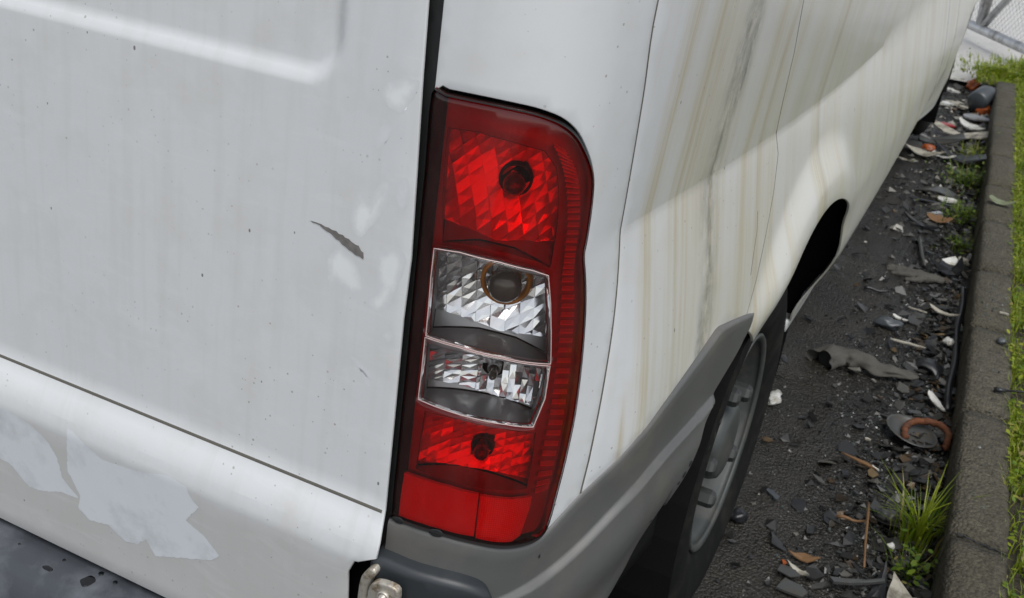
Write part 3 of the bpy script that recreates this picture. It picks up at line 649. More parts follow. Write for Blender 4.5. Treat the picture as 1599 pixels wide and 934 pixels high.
def patch(name, pts, matr, off, n=3, fringe=.004):
    q = smooth_poly(pts, n) if n else list(pts); q = q if area(q) > 0 else q[::-1]
    q = [(a+.0016*noise.noise((a*260,b*260,1)), b+.0016*noise.noise((a*260,b*260,9))) for a, b in resample(q, .004)]
    me = panel_mesh(name, q, lambda u, v, o: D(u, v, off), .005, er=fringe*.3, depth=0)
    uvs = np.zeros(len(me.loops)*2, dtype=np.float32); me.uv_layers[0].data.foreach_get('uv', uvs); uvs = uvs.reshape(-1, 2); vi = np.zeros(len(me.loops), dtype=np.int32); me.loops.foreach_get('vertex_index', vi)
    P_ = np.zeros((len(me.vertices), 2)); P_[vi] = uvs; dist = np.full(len(P_), 9.0)
    for (x0, y0), (x1, y1) in zip(q, q[1:]+q[:1]):
        dx, dy = x1-x0, y1-y0; t = np.clip(((P_[:,0]-x0)*dx+(P_[:,1]-y0)*dy)/max(dx*dx+dy*dy,1e-12), 0, 1); dist = np.minimum(dist, np.hypot(P_[:,0]-x0-t*dx, P_[:,1]-y0-t*dy))
    at = me.attributes.new('worn', 'FLOAT', 'POINT'); at.data.foreach_set('value', np.clip(dist/fringe, 0, 1).astype(np.float32))
    return link(name, me, matr, door, smooth=True)
patch('peeled_patch', [(-0.7282,0.5914),(-0.697,0.5865),(-0.6652,0.5765),(-0.6422,0.5518),(-0.6373,0.5223),(-0.6209,0.5069),(-0.6146,0.4998),(-0.6432,0.4973),(-0.6602,0.49),(-0.6982,0.4818),(-0.7228,0.5034),(-0.7443,0.5064),(-0.7773,0.5089),(-0.7605,0.5923)], M['primer'], .0002, 2, .0015)
patch('peeled_patch', [(-0.6185,0.6011),(-0.6041,0.5963),(-0.5661,0.5773),(-0.5171,0.5819),(-0.4678,0.5957),(-0.4419,0.5909),(-0.4355,0.5775),(-0.4242,0.5697),(-0.4454,0.5419),(-0.4185,0.5298),(-0.3985,0.5108),(-0.4112,0.4982),(-0.4966,0.4645),(-0.5095,0.4841),(-0.5238,0.4696),(-0.5443,0.4651),(-0.568,0.4791),(-0.5996,0.4728),(-0.6166,0.4851),(-0.6098,0.5049),(-0.6259,0.5367)], M['primer'], .0003, 0, .0015)
for i, pts in enumerate(([(-0.2424,1.0794),(-0.23,1.0883),(-0.2172,1.0915),(-0.2073,1.0907),(-0.2085,1.0837),(-0.215,1.0709),(-0.2216,1.0591),(-0.2353,1.0619),(-0.2428,1.0707)], [(-0.2464,1.0377),(-0.239,1.0453),(-0.2308,1.0442),(-0.2342,1.0315),(-0.2422,1.0225),(-0.2473,1.0255)], [(-0.2659,0.9592),(-0.2589,0.9767),(-0.2489,0.968),(-0.2402,0.9877),(-0.2297,0.9934),(-0.2286,0.9751),(-0.237,0.9541),(-0.2465,0.942),(-0.2563,0.9316),(-0.2659,0.9432)], [(-0.2214,0.9924),(-0.2109,1.0023),(-0.2062,0.9901),(-0.2086,0.9741),(-0.2167,0.9739)], [(-0.2889,0.9008),(-0.2782,0.9151),(-0.2653,0.9108),(-0.2536,0.9009),(-0.2473,0.8795),(-0.2621,0.873),(-0.2776,0.8805),(-0.2851,0.8715)], [(-0.2421,0.8709),(-0.2303,0.8845),(-0.2339,0.9066),(-0.234,0.9229),(-0.2192,0.9303),(-0.2053,0.9304),(-0.2037,0.9154),(-0.2111,0.8923),(-0.2188,0.8699),(-0.2319,0.8632)], [(-0.2204,0.8423),(-0.2124,0.8489),(-0.2075,0.8437),(-0.214,0.8361)], [(-0.2558,0.807),(-0.2451,0.8062),(-0.2261,0.7942),(-0.2302,0.79),(-0.2475,0.7984)], [(-0.2444,0.7973),(-0.235,0.7933),(-0.2293,0.7802),(-0.2355,0.7824)])):
        patch('sanded_patch', pts, M['filler'] if i in (0,2,4,5,6) else M['primer_soft'], .00010, 3, .012)
patch('gouge', [(-0.3122,0.9347),(-0.3025,0.9347),(-0.2854,0.9327),(-0.2668,0.9281),(-0.2555,0.9234),(-0.2494,0.9186),(-0.2488,0.9122),(-0.2576,0.9143),(-0.2697,0.9194),(-0.285,0.927),(-0.3001,0.932)], M['gouge'], .0006, 0, .0006)
d2 = door.copy(); d2.data = door.data; col.objects.link(d2); d2.scale.x = -1; d2.location.x = -1.924; d2.parent = van
# --- rear step bumper
pr = [(.06,.385),(-.02,.392),(-.050,.392),(-.060,.388),(-.068,.378),(-.085,.34),(-.088,.30),(-.085,.22),(-.06,.20),(.06,.20)]
V = []; F = []; n_ = 60; m_ = len(pr)
for i in range(n_+1):
    x_ = -1.70+(1.46)*i/n_
    for (y_, z_) in pr: V.append((x_, y_, z_))
    if i:
        for k in range(m_): F.append(((i-1)*m_+k, (i-1)*m_+(k+1) % m_, i*m_+(k+1) % m_, i*m_+k))
F.append(tuple(range(m_))); F.append(tuple(n_*m_+k for k in range(m_))[::-1])
step = link('step_bumper', pydata('step_bumper', V, F), M['step'], van)
bv = step.modifiers.new('b', 'BEVEL'); bv.width = .006; bv.segments = 3; bv.limit_method = 'ANGLE'; step.data.shade_smooth()
def TP(u, v, off=0): return (u, v, .3925+off)
def wetspot(px_, r, sx=1, sy=1, seed=1): return link('wet_spot', panel_mesh('wet_spot', smooth_poly(jagged(px_, r, 9, seed, sx, sy, .25), 3), lambda u, v, o: TP(u, v, o+.0006), .01, er=.0005, depth=.001), M['wet'], step, smooth=True)
for i, (c_, r, sx, sy) in enumerate((([(-0.6724,0.0066)][0], .020, 1.5, .8), ([(-0.5929,-0.0368)][0], .010, 1, 1.1), ([(-0.5899,-0.0178)][0], .004, 1, 1), ([(-0.6496,-0.0458)][0], .006, 1.5, .7), ([(-0.564,-0.0206)][0], .0035, 1, 1), ([(-0.7066,-0.0086)][0], .003, 1, 1), ([(-0.7141,-0.0322)][0], .002, 1, 1), ([(-0.6456,-0.0241)][0], .0025, 1, 1), ([(-0.7871,0.0118)][0], .022, 1.6, .5))):
    wetspot(c_, r, sx, sy, i)
# --- hidden bulk of the van: floor, inner shell, roof
link('inner_shell', box_mesh('inner_shell', -1.86, -.46, .16, 5.2, .50, 1.93, .02, 2), M['under'], van, smooth=False)
link('roof', box_mesh('roof', -1.88, -.06, .06, 5.2, 1.90, 2.30, .12, 4), M['paint'], van, smooth=True)
link('underbody', box_mesh('underbody', -1.80, -.24, .06, 5.3, .30, .49), M['under'], van)
link('sill_box', box_mesh('sill_box', -.22, -.10, 1.40, 4.25, .345, .60), M['under'], van)
for k in (0, 1):
    V = []; F = []; rr = ARCH+.02-(.03*k); n_ = 30
    for i in range(n_+1):
        a = R(-28)+R(236)*i/n_
        ya, za = ARCH_Y[k]+rr*math.cos(a), WHEEL_Z+rr*math.sin(a); xo = min(B(ya+.072, max(za,.38))[0]-.006, .08)
        for x_ in (xo, -.40): V.append((x_, ya, za))
        if i: F.append((2*i-2, 2*i-1, 2*i+1, 2*i))
    b0 = len(V); V += [(-.40, ARCH_Y[k]+rr*math.cos(R(-28)+R(236)*i/n_), WHEEL_Z+rr*math.sin(R(-28)+R(236)*i/n_)) for i in range(n_+1)]; F.append(tuple(range(b0, b0+n_+1)))
    link('wheel_arch_liner', pydata('wheel_arch_liner', V, F), M['under'], van)
# black block added behind the bumper corner to keep the void dark
link('void_blocker', box_mesh('void_blocker', -.30, -.075, .12, .36, .22, .60), M['under'], van)
# --- wheels
def make_wheel(loc):
    w = link('wheel', lathe_mesh('wheel', [(x_, r_*.94) for x_, r_ in [(-.004,.196),(.000,.204),(.002,.2085),(-.001,.2115),(-.006,.2105)][::-1]+[(-.006,.200),(-.014,.193),(-.040,.188),(-.060,.180),(-.072,.168),(-.070,.150),(-.058,.130),(-.050,.112),(-.050,.100),(-.058,.086),(-.040,.080),(-.016,.076),(-.004,.070),(.0,.060),(.002,.040),(.004,.020),(.004,0)]], 72), M['rim'], van, smooth=True)
    w.location = loc
    ro = WHEEL_Z; T = [(-.012,.190),(-.004,.199),(.004,.214),(.010,.240),(.013,.262),(.012,.284),(.006,.304),(-.002,.320),(-.010,.331),(-.020,.338)]
    tr_ = [(-.030,.342),(-.042,.343),(-.043,.336),(-.052,.336),(-.053,.3445),(-.085,.346),(-.086,.338),(-.096,.338),(-.097,.347),(-.110,.347),(-.124,.338),(-.125,.338),(-.135,.346),(-.165,.3445),(-.166,.337),(-.176,.337),(-.178,.343),(-.19,.340),(-.20,.332),(-.215,.30),(-.218,.26),(-.21,.22),(-.2,.2)]
    link('tyre', lathe_mesh('tyre', T+tr_, 96), M['tyre'], w, smooth=True)
    for k in range(5):
        a = 2*math.pi*k/5+.55; c = (.0, .058*0+.105*math.cos(a), .105*math.sin(a))
        me = lathe_mesh('wheel_nut', [(-.055,.021),(-.042,.021),(-.042,.017),(-.004,.0165),(.002,.014),(.005,.009),(.0055,0)], 6)
        for v in me.vertices: v.co = (v.co.x, v.co.y+c[1], v.co.z+c[2])
        link('wheel_nut', me, M['nut'], w)
    for k in range(10):   # ventilation holes of the steel disc
        a = 2*math.pi*(k+.5)/10; me = lathe_mesh('vent_hole', [(-.0665,.016),(-.0655,.0145),(-.0660,.010),(-.0662,0)], 14)
        for v in me.vertices: v.co = (v.co.x+.0, v.co.y*1.1+.160*math.cos(a), v.co.z*1.1+.160*math.sin(a))
        link('vent_hole', me, M['under'], w, smooth=True)
    return w
make_wheel((WHEEL_X, WHEEL_Y, WHEEL_Z)); make_wheel((WHEEL_X-.03, WHEEL_Y+WB, WHEEL_Z))

# ================================================================ tail lamp
def LF(off): return lambda u, v, o=0: B(u, v, o+off)
D0 = .016
def LD(u, v, o=0): return L(u, v, D0-o)
lamp = link('tail_lamp', None, parent=van); lamp['label'] = 'red tail lamp with clear middle windows'
CH_TOP = [(0.0113,1.0518),(0.0386,1.0542),(0.0701,1.0503),(0.0984,1.0447),(0.1109,1.0295),(0.1169,1.0064),(0.1206,0.9754),(0.1204,0.9361),(0.0832,0.9465),(0.0511,0.9499),(0.0186,0.9471),(0.0132,0.9925),(0.0115,1.0283)]
CH_AMB = [(0.0147,0.934),(0.025,0.9368),(0.0615,0.9373),(0.1158,0.9237),(0.1251,0.8775),(0.1332,0.8333),(0.0962,0.8439),(0.06,0.849),(0.0162,0.8497),(0.0149,0.8976)]
CH_REV = [(0.0153,0.8392),(0.061,0.8397),(0.0974,0.835),(0.134,0.8247),(0.1328,0.7958),(0.1237,0.7654),(0.0931,0.7722),(0.0559,0.7762),(0.0163,0.7803),(0.0159,0.8094)]
CH_FOG = [(0.0199,0.7664),(0.0569,0.7678),(0.0942,0.7628),(0.1334,0.7511),(0.1343,0.7177),(0.1332,0.6858),(0.0967,0.6911),(0.0584,0.6962),(0.0172,0.6985),(0.0181,0.7305)]
WIN_A = [(0.0123,0.9436),(0.0374,0.9463),(0.0737,0.9435),(0.1042,0.9371),(0.1199,0.931),(0.1268,0.9029),(0.1336,0.8683),(0.1388,0.8357),(0.1185,0.8412),(0.0856,0.849),(0.0482,0.8541),(0.0136,0.8552),(0.0132,0.8831),(0.0122,0.9155)]
WIN_R = [(0.0131,0.8534),(0.0484,0.8524),(0.0858,0.8474),(0.1187,0.8394),(0.1384,0.8337),(0.1385,0.7978),(0.1295,0.7684),(0.1013,0.7756),(0.0693,0.7809),(0.0368,0.7842),(0.0129,0.7864),(0.0132,0.8153)]
RFX_A = [(0.0043,0.6973),(0.0256,0.6978),(0.0532,0.6971),(0.0847,0.693),(0.0855,0.642),(0.059,0.6446),(0.0313,0.6459),(0.003,0.6441),(0.0031,0.6723)]
RFX_B = [(0.0861,0.6923),(0.1097,0.6876),(0.1193,0.685),(0.1452,0.6804),(0.1455,0.6685),(0.1381,0.6345),(0.1275,0.6301),(0.1063,0.6351),(0.087,0.6405)]
# bezel (inner mask) with the four chamber openings
panel('bezel', inset(LAMP, .004), LD, .010, M['bezel'], lamp, er=0, depth=.0, holes=[inset(c if area(c) > 0 else c[::-1], -.0005) for c in (CH_TOP, CH_AMB, CH_REV, CH_FOG)], hole_depth=0)
housing = panel('housing', inset(LAMP, -.001), lambda u, v, o: L(u, v, .10-o), .02, M['under'], lamp, er=0, depth=-.0)
V = []; F = []
hl = resample(inset(LAMP, .0012), .006); n_ = len(hl)
for p in hl: V.append(L(p[0], p[1], -.002)); V.append(L(p[0], p[1], .10))
for i in range(n_): F.append((2*i, 2*i+1, 2*((i+1) % n_)+1, 2*((i+1) % n_)))
link('housing_wall', pydata('housing_wall', V, F), M['black'], lamp)
def chamber(name, poly, cs, cz, dmax, ru, rv, ang, cell, k, matr, shelf, holer, flute=None, up_=0.0):
    poly = poly if area(poly) > 0 else poly[::-1]
    ca, sa = math.cos(ang), math.sin(ang)
    def depth(u, v):
        a = (u-cs)/ru; b = (v-cz)/rv
        return D0+dmax*max(.05, 1-(a*a+b*b))+up_*(v-cz)
    hole = [(cs+holer*math.cos(2*math.pi*i/28), cz+holer*math.sin(2*math.pi*i/28)) for i in range(28)]
    rf = link(name, panel_mesh(name, inset(poly, .0004), lambda u, v, o: L(u, v, depth(u, v)+.0035), .004, er=0, depth=0, holes=[hole], hole_depth=0), shelf, lamp, smooth=True)
    # mirror facets: each a flat, individually tilted tile of the bowl
    V = []; F = []; r_ = random.Random(int(cz*1e4))
    def clip(p, a, b):
        out = []; side = lambda q: (b[0]-a[0])*(q[1]-a[1])-(b[1]-a[1])*(q[0]-a[0])
        for i in range(len(p)):
            c, d = p[i-1], p[i]; sc, sd_ = side(c), side(d)
            if (sc >= 0) != (sd_ >= 0): t = sc/(sc-sd_); out.append((c[0]+(d[0]-c[0])*t, c[1]+(d[1]-c[1])*t))
            if sd_ >= 0: out.append(d)
        return out
    cells = []
    us = [p[0] for p in poly]; vs_ = [p[1] for p in poly]; cw, ch = cell, cell*.62
    if flute:
        u0, u1, v0, v1 = min(us), max(us), min(vs_), max(vs_)
        vv = v0
        while vv < v1:
            uu = u0
            while uu < cs-.012: w_ = flute*2.6; cells.append([(uu,vv),(min(uu+w_,cs-.012),vv+.25*flute),(min(uu+w_,cs-.012),vv+1.25*flute),(uu,vv+flute)]); uu += w_
            vv += flute
        uu = cs-.012; k2 = 0
        while uu < u1:
            vv = v0-(k2 % 2)*flute
            while vv < v1: cells.append([(uu,vv),(uu+flute*1.1,vv),(uu+flute*1.1,vv+flute*2.2),(uu,vv+flute*2.2)]); vv += flute*2.2
            uu += flute*1.1; k2 += 1
    else:
        for iy in range(-16, 17):
            for ix in range(-12, 13):
                q = []
                for dx, dy in ((0,0),(1,0),(1.25,1),(.25,1)):
                    X_ = (ix+dx+.25*iy)*cw; Y_ = (iy+dy)*ch; q.append((cs+X_*ca-Y_*sa, cz+X_*sa+Y_*ca))
                cells.append(q)
    for q in cells:
        q = q if area(q) > 0 else q[::-1]
        cu = sum(p[0] for p in q)/len(q); cv = sum(p[1] for p in q)/len(q)
        if holer and math.hypot(cu-cs, cv-cz) < holer*.8: continue
        for i in range(len(poly)):
            q = clip(q, poly[i-1], poly[i])
            if len(q) < 3: break
        if len(q) < 3: continue
        tu, tv = r_.gauss(0, k), r_.gauss(0, k); h_ = 1e-3; gu = (depth(cu+h_, cv)-depth(cu-h_, cv))/(2*h_); gv = (depth(cu, cv+h_)-depth(cu, cv-h_))/(2*h_)
        d_ = lambda p: depth(cu, cv)+(gu+tu)*(p[0]-cu)+(gv+tv)*(p[1]-cv)
        b0 = len(V); mx = sum(p[0] for p in q)/len(q); my = sum(p[1] for p in q)/len(q)
        V += [L(p[0], p[1], d_(p)) for p in q]+[L(mx, my, d_((mx, my))-.00035)]
        F += [(b0+i, b0+(i+1) % len(q), b0+len(q)) for i in range(len(q))]
    link('facets', pydata('facets', V, F), matr, rf)['kind'] = 'stuff'
    V = []; F = []; q = resample(poly, .002); n_ = len(q)
    for p in q:
        d1 = depth(*p)+.001
        for t in (0, .5, 1): V.append(L(p[0], p[1], D0-.0005+(d1-D0)*t))
    for i in range(n_):
        j = (i+1) % n_
        for t in (0, 1): F.append((3*i+t, 3*j+t, 3*j+t+1, 3*i+t+1))
    link('chamber_wall', pydata('chamber_wall', V, F), shelf, rf, smooth=True)
    return rf, hole, depth
def bulb(cs, cz, d, r, parent, glass, collar=None, ln=.03):
    base = Vector(L(cs, cz, d)); ax = Vector((WI[0], WI[1], 0)); sx = Vector((WI[1], -WI[0], 0)); szv = Vector((0,0,1))
    def emit(name, prof_, matr):
        V = []; F = []; sg = 32; n_ = len(prof_)
        for k in range(sg):
            a = 2*math.pi*k/sg
            for (t, rr) in prof_: V.append(tuple(base-ax*t+(sx*math.cos(a)+szv*math.sin(a))*rr))
        for k in range(sg):
            for i in range(n_-1): F.append((k*n_+i, k*n_+i+1, ((k+1) % sg)*n_+i+1, ((k+1) % sg)*n_+i))
        return link(name, pydata(name, V, F), matr, parent, smooth=True)
    emit('bulb', [(-.012,r*.8),(0,r*.85),(ln*.35,r),(ln*.6,r*.98),(ln*.8,r*.8),(ln*.93,r*.5),(ln,r*.2),(ln*1.01,0)], glass)
    emit('bulb_socket', [(-.014,r*1.6),(-.002,r*1.5),(-.001,r*1.3),(-.012,r*1.2),(-.013,0)], collar or M['black'])
c = [(0.0753,1.0034)][0]; rf, h, dp = chamber('brake_reflector', CH_TOP, c[0], c[1], .044, .085, .085, R(40), .0145, .12, M['chrome_red'], M['chrome_dim'], .0165, up_=.22)
bulb(c[0], c[1], .053, .0105, rf, M['bulb'], M['black'], .024)
c = [(0.0791,0.8986)][0]; rf, h, dp = chamber('indicator_reflector', CH_AMB, c[0], c[1], .052, .090, .095, R(28), .0150, .15, M['chrome'], M['chrome_dim'], .017)
bulb(c[0], c[1], .058, .0165, rf, M['bulb'], M['amber'], .020)
c = [(0.0795,0.8042)][0]; rf, h, dp = chamber('reversing_reflector', CH_REV, c[0], c[1], .050, .085, .080, 0, .012, .20, M['chrome'], M['chrome_dim'], .013, flute=.0062)
bulb(c[0], c[1], .056, .0045, rf, M['bulb'], M['chrome_dim'], .018)
c = [(0.0789,0.7183)][0]; rf, h, dp = chamber('fog_reflector', CH_FOG, c[0], c[1], .040, .075, .070, R(20), .0115, .12, M['chrome_red'], M['bezel'], .012, up_=.25)
bulb(c[0], c[1], .049, .008, rf, M['bulb'], M['black'], .018)
# lens pieces
ccw = lambda q: q if area(q) > 0 else q[::-1]
WA, WR = ccw(WIN_A), ccw(WIN_R)
panel('red_lens', LAMP, LF(.004), .008, M['redlens'], lamp, er=.005, depth=.012, holes=[WA, WR], hole_depth=.006)
for nm, w in (('indicator_window', WA), ('reversing_window', WR)):
    wo = panel(nm, inset(w, .0004), LF(.0045), .008, M['clearlens'], lamp, er=.0015, depth=.005)
    q = resample(w, .004); link('window_rim', tube_mesh('window_rim', [B(p[0], p[1], .0038) for p in q], .0006, 6, True), M['edge'], wo, smooth=True)
panel('reflex_reflector', RFX_A, LF(.0005), .006, M['reflex_a'], lamp, er=.001, depth=.004)
panel('reflex_reflector', RFX_B, LF(.0010), .006, M['reflex_b'], lamp, er=.001, depth=.004)
RL = [(0.1066,1.0519),(0.1146,1.0378),(0.1208,1.0226),(0.1272,1.0009),(0.1318,0.9756),(0.1342,0.9467),(0.1355,0.9239),(0.1403,0.8899),(0.1444,0.8549),(0.1467,0.8123),(0.1481,0.7685),(0.1462,0.7243),(0.1453,0.6822)]
RRt = [(0.1184,1.0447),(0.1285,1.0321),(0.1361,1.0181),(0.1423,0.9989),(0.1469,0.9731),(0.1481,0.9441),(0.1504,0.9208),(0.1586,0.8854),(0.1632,0.8497),(0.1664,0.8063),(0.1676,0.7621),(0.1652,0.7177),(0.1624,0.6815)]
RLd = polyline(RL, 4); RRd = polyline(RRt, 4); nr = 46
for i in range(nr):
    t = i/(nr-1)*(len(RLd)-1); k = min(int(t), len(RLd)-2); f = t-k
    a = tuple(RLd[k][j]+(RLd[k+1][j]-RLd[k][j])*f for j in (0,1)); b = tuple(RRd[k][j]+(RRd[k+1][j]-RRd[k][j])*f for j in (0,1))
    h_ = .0011; V = []
    for (p, e) in ((a, 1), (b, 1)):
        for dz, dd in ((-h_, .0135), (-h_*.5, .006), (h_*.6, .006), (h_, .0135)): V.append(L(p[0], p[1]+dz, dd))
    link('rib', pydata('rib', V, [(0,1,5,4),(1,2,6,5),(2,3,7,6),(3,2,1,0),(4,5,6,7)]), M['rib'], lamp)

# ================================================================ loose grit and crumbs by the kerb
def grit(name, n, fn, size, matr, label, seed):
    r_ = random.Random(seed); V = []; F = []
    for _ in range(n):
        x, y = fn(r_); s = size[0]*(size[1]/size[0])**(r_.random()**2.2); z = ground_z(x, y)+s*.15; b = len(V); a = r_.uniform(0,6.28)
        for k in range(4):
            t = a+k*1.57+r_.uniform(-.5,.5); q = s*r_.uniform(.5,1); V.append((x+q*math.cos(t), y+q*math.sin(t), z+s*r_.uniform(-.2,.15)))
        V.append((x+s*r_.uniform(-.3,.3), y+s*r_.uniform(-.3,.3), z+s*r_.uniform(.25,.7)))
        for k in range(4): F.append((b+k, b+(k+1) % 4, b+4))
    return link(name, pydata(name, V, F), matr, kind='stuff', label=label, cat='debris')
def near_kerb(sc):
    def f(r_):
        y = .6+6.0*r_.random()**1.5; return kx(y)-.008-min(r_.expovariate(1/sc), .8), y
    return f
grit('loose_grit', 8000, near_kerb(.11), (.0025,.011), M['stones'], 'dark loose grit scattered over the asphalt towards the kerb', 3)
grit('fine_grit', 6000, lambda r_: (r_.uniform(-.25,.42), .55+5.5*r_.random()**1.3), (.0012,.0045), M['stones'], 'fine grit spread over the asphalt beside the van', 4)
def flakes(name, n, fn, size, matr, label, seed):
    r_ = random.Random(seed); V = []; F = []
    for _ in range(n):
        x, y = fn(r_); s = size[0]*(size[1]/size[0])**(r_.random()**1.6); z = ground_z(x, y)+.002+r_.random()*.010; b = len(V); m_ = r_.choice((4,5,6,7)); tx, ty = r_.gauss(0,.25), r_.gauss(0,.25); asp = r_.uniform(.3,1); a0 = r_.uniform(0,6.28)
        P_ = []
        for k in range(m_):
            t = 2*math.pi*k/m_+r_.uniform(-.3,.3); q = s*r_.uniform(.55,1); u, w_ = q*math.cos(t), q*math.sin(t)*asp; dx, dy = u*math.cos(a0)-w_*math.sin(a0), u*math.sin(a0)+w_*math.cos(a0); P_.append((x+dx, y+dy, z+dx*tx+dy*ty+abs(r_.gauss(0,s*.12))))
        V += P_+[(p[0], p[1], p[2]-.0025) for p in P_]; F += [tuple(range(b, b+m_))]+[(b+k, b+m_+k, b+m_+(k+1) % m_, b+(k+1) % m_) for k in range(m_)]
    return link(name, pydata(name, V, F), matr, kind='stuff', label=label, cat='debris')
flakes('gutter_flakes', 2800, near_kerb(.085), (.006,.036), M['stones'], 'matted dark flakes of broken plastic and leaf in the gutter', 33)
flakes('wet_leaves', 420, near_kerb(.07), (.010,.026), M['litterleaf'], 'brown rotting leaf scraps pressed into the gutter dirt', 34)
grit('gutter_rubble', 1100, near_kerb(.08), (.006,.026), M['stones'], 'dark broken plastic and stone rubble lying along the gutter', 13)
grit('pale_rubble', 420, lambda r_: (kx(4.6)-.03-abs(r_.gauss(0,.18)), r_.gauss(5.0,.8)), (.01,.045), M['pale'], 'pale flat scraps and rubble strewn beyond the front wheel', 23)
grit('glass_crumbs', 1800, lambda r_: (kx(2.1)-.02-abs(r_.gauss(0,.11)), r_.gauss(1.9,.55)), (.002,.007), M['crumbs'], 'greenish glass and plastic crumbs in the gutter', 5)
r_ = random.Random(9); V = []; F = []
for _ in range(70):
    y = r_.choice([r_.gauss(2.45,.12), r_.uniform(1.0,3.6)]); x = kx(y)+r_.uniform(.02,KW-.01); s = r_.uniform(.0015,.0045); b = len(V)
    for k in range(4): t = k*1.57+r_.uniform(-.4,.4); V.append((x+s*math.cos(t), y+s*math.sin(t), KH+.003))
    V.append((x, y, KH+.003+s*.8)); F += [(b+k, b+(k+1) % 4, b+4) for k in range(4)]
link('kerb_crumbs', pydata('kerb_crumbs', V, F), M['crumbs'], kind='stuff', label='tiny pale crumbs lying on top of the kerb', cat='debris')
# ---------------------------------------------------------------- things one can pick up
def place(o, px, dz=0, rz=0, tilt=(0,0)):
    o.location = (px[0], px[1], ground_z(*px)+dz); o.rotation_euler = (tilt[0], tilt[1], rz); return o
def shard(name, px, poly, t, matr, label, cat='shard', rz=0, dz=.006, bend=0, jag=.001, tilt=(0,0), seed=1, group=None):
    return place(link(name, prism_mesh(name, poly, t, bend, jag, seed), matr, label=label, cat=cat, group=group), px, dz, rz, tilt)
def rect(w, h, sk=0): return [(-w/2,-h/2),(w/2,-h/2+sk),(w/2-sk,h/2),(-w/2+sk*.4,h/2)]
def lens_(w, h, n=10): return [(w/2*math.cos(2*math.pi*i/n), h/2*math.sin(2*math.pi*i/n)*(1-.35*math.cos(2*math.pi*i/n))) for i in range(n)]
def skin_obj(name, verts, edges, radii, matr, label, cat, sub=2):
    me = bpy.data.meshes.new(name); me.from_pydata(verts, edges, []); o = link(name, me, matr, label=label, cat=cat)
    o.modifiers.new('s', 'SKIN')
    for i, sv in enumerate(me.skin_vertices[0].data): sv.radius = radii[i]; sv.use_root = (i == 0)
    sb = o.modifiers.new('ss', 'SUBSURF'); sb.levels = sub; sb.render_levels = sub
    tx = bpy.data.textures.new(name, 'CLOUDS'); tx.noise_scale = .025; dm = o.modifiers.new('d', 'DISPLACE'); dm.texture = tx; dm.strength = .012; dm.mid_level = .5; dm.texture_coords = 'LOCAL'
    return o
# work glove: cuff, palm, five fingers, lying flat
gv = [(.10,0,0),(.06,.003,0),(.02,0,.002),(-.015,.0,.0)]; ge = [(0,1),(1,2),(2,3)]; gr = [(.024,.013),(.030,.013),(.036,.014),(.034,.012)]
for k, (dy, ln, ky) in enumerate(((.026,.055,.012),(.010,.070,.004),(-.008,.066,-.004),(-.026,.048,-.016))):
    b = len(gv); gv += [(-.03,dy*.9,0),(-.03-ln*.5,dy+ky*.5,.004),(-.03-ln,dy+ky,-.001)]; ge += [(3,b),(b,b+1),(b+1,b+2)]; gr += [(.011,.009),(.0095,.008),(.0075,.006)]
b = len(gv); gv += [(.02,-.040,0),(-.008,-.062,.002),(-.030,-.072,0)]; ge += [(2,b),(b,b+1),(b+1,b+2)]; gr += [(.014,.010),(.011,.009),(.008,.007)]
place(skin_obj('work_glove', gv, ge, gr, M['cloth'], 'flattened grey work glove with fingers pointing towards the van', 'glove'), [(0.1567,2.872)][0], .012, R(4))
# torn fabric sleeve, open at the van end
V = []; F = []; sg, nn_ = 26, 30
for i in range(nn_+1):
    t = i/nn_; cx = -.125+.25*t; cy = .012*math.sin(t*7)+.03*t-.055*max(0,1-t/.35)**2; ry = .038*(1-.55*t)+.006*noise.noise((t*6,0,2)); rz_ = .030*(1-.72*t)+.004*noise.noise((t*7,3,2))
    th_ = math.atan2(.055*2/.35*max(0,1-t/.35)+.084*math.cos(t*7)+.03, .25)
    for k in range(sg):
        a = 2*math.pi*k/sg; w = 1+.5*noise.noise((t*9, math.cos(a)*1.6, math.sin(a)*1.6)); V.append((cx+.008*math.sin(a*2+t*9)*t-ry*w*math.cos(a)*math.sin(th_), cy+ry*w*math.cos(a)*math.cos(th_), max(.001, rz_*.9+rz_*w*math.sin(a))))
for i in range(nn_):
    for k in range(sg): F.append((i*sg+k, (i+1)*sg+k, (i+1)*sg+(k+1) % sg, i*sg+(k+1) % sg))
F.append(tuple(nn_*sg+k for k in range(sg)))
sl = link('fabric_sleeve', pydata('fabric_sleeve', V, F), M['cloth'], smooth=True, label='crumpled grey fabric sleeve with a dark open end', cat='cloth'); link('opening_shade', pydata('opening_shade', [(-.112-.026*math.cos(a)*.82, -.040+.026*math.cos(a)*.57, .028+.024*math.sin(a)) for a in [2*math.pi*k/20 for k in range(20)]], [tuple(range(20))]), M['black'], sl); place(sl, [(0.1287,2.0257)][0], .004, R(6))  # black disc stands in for the shade inside the open end
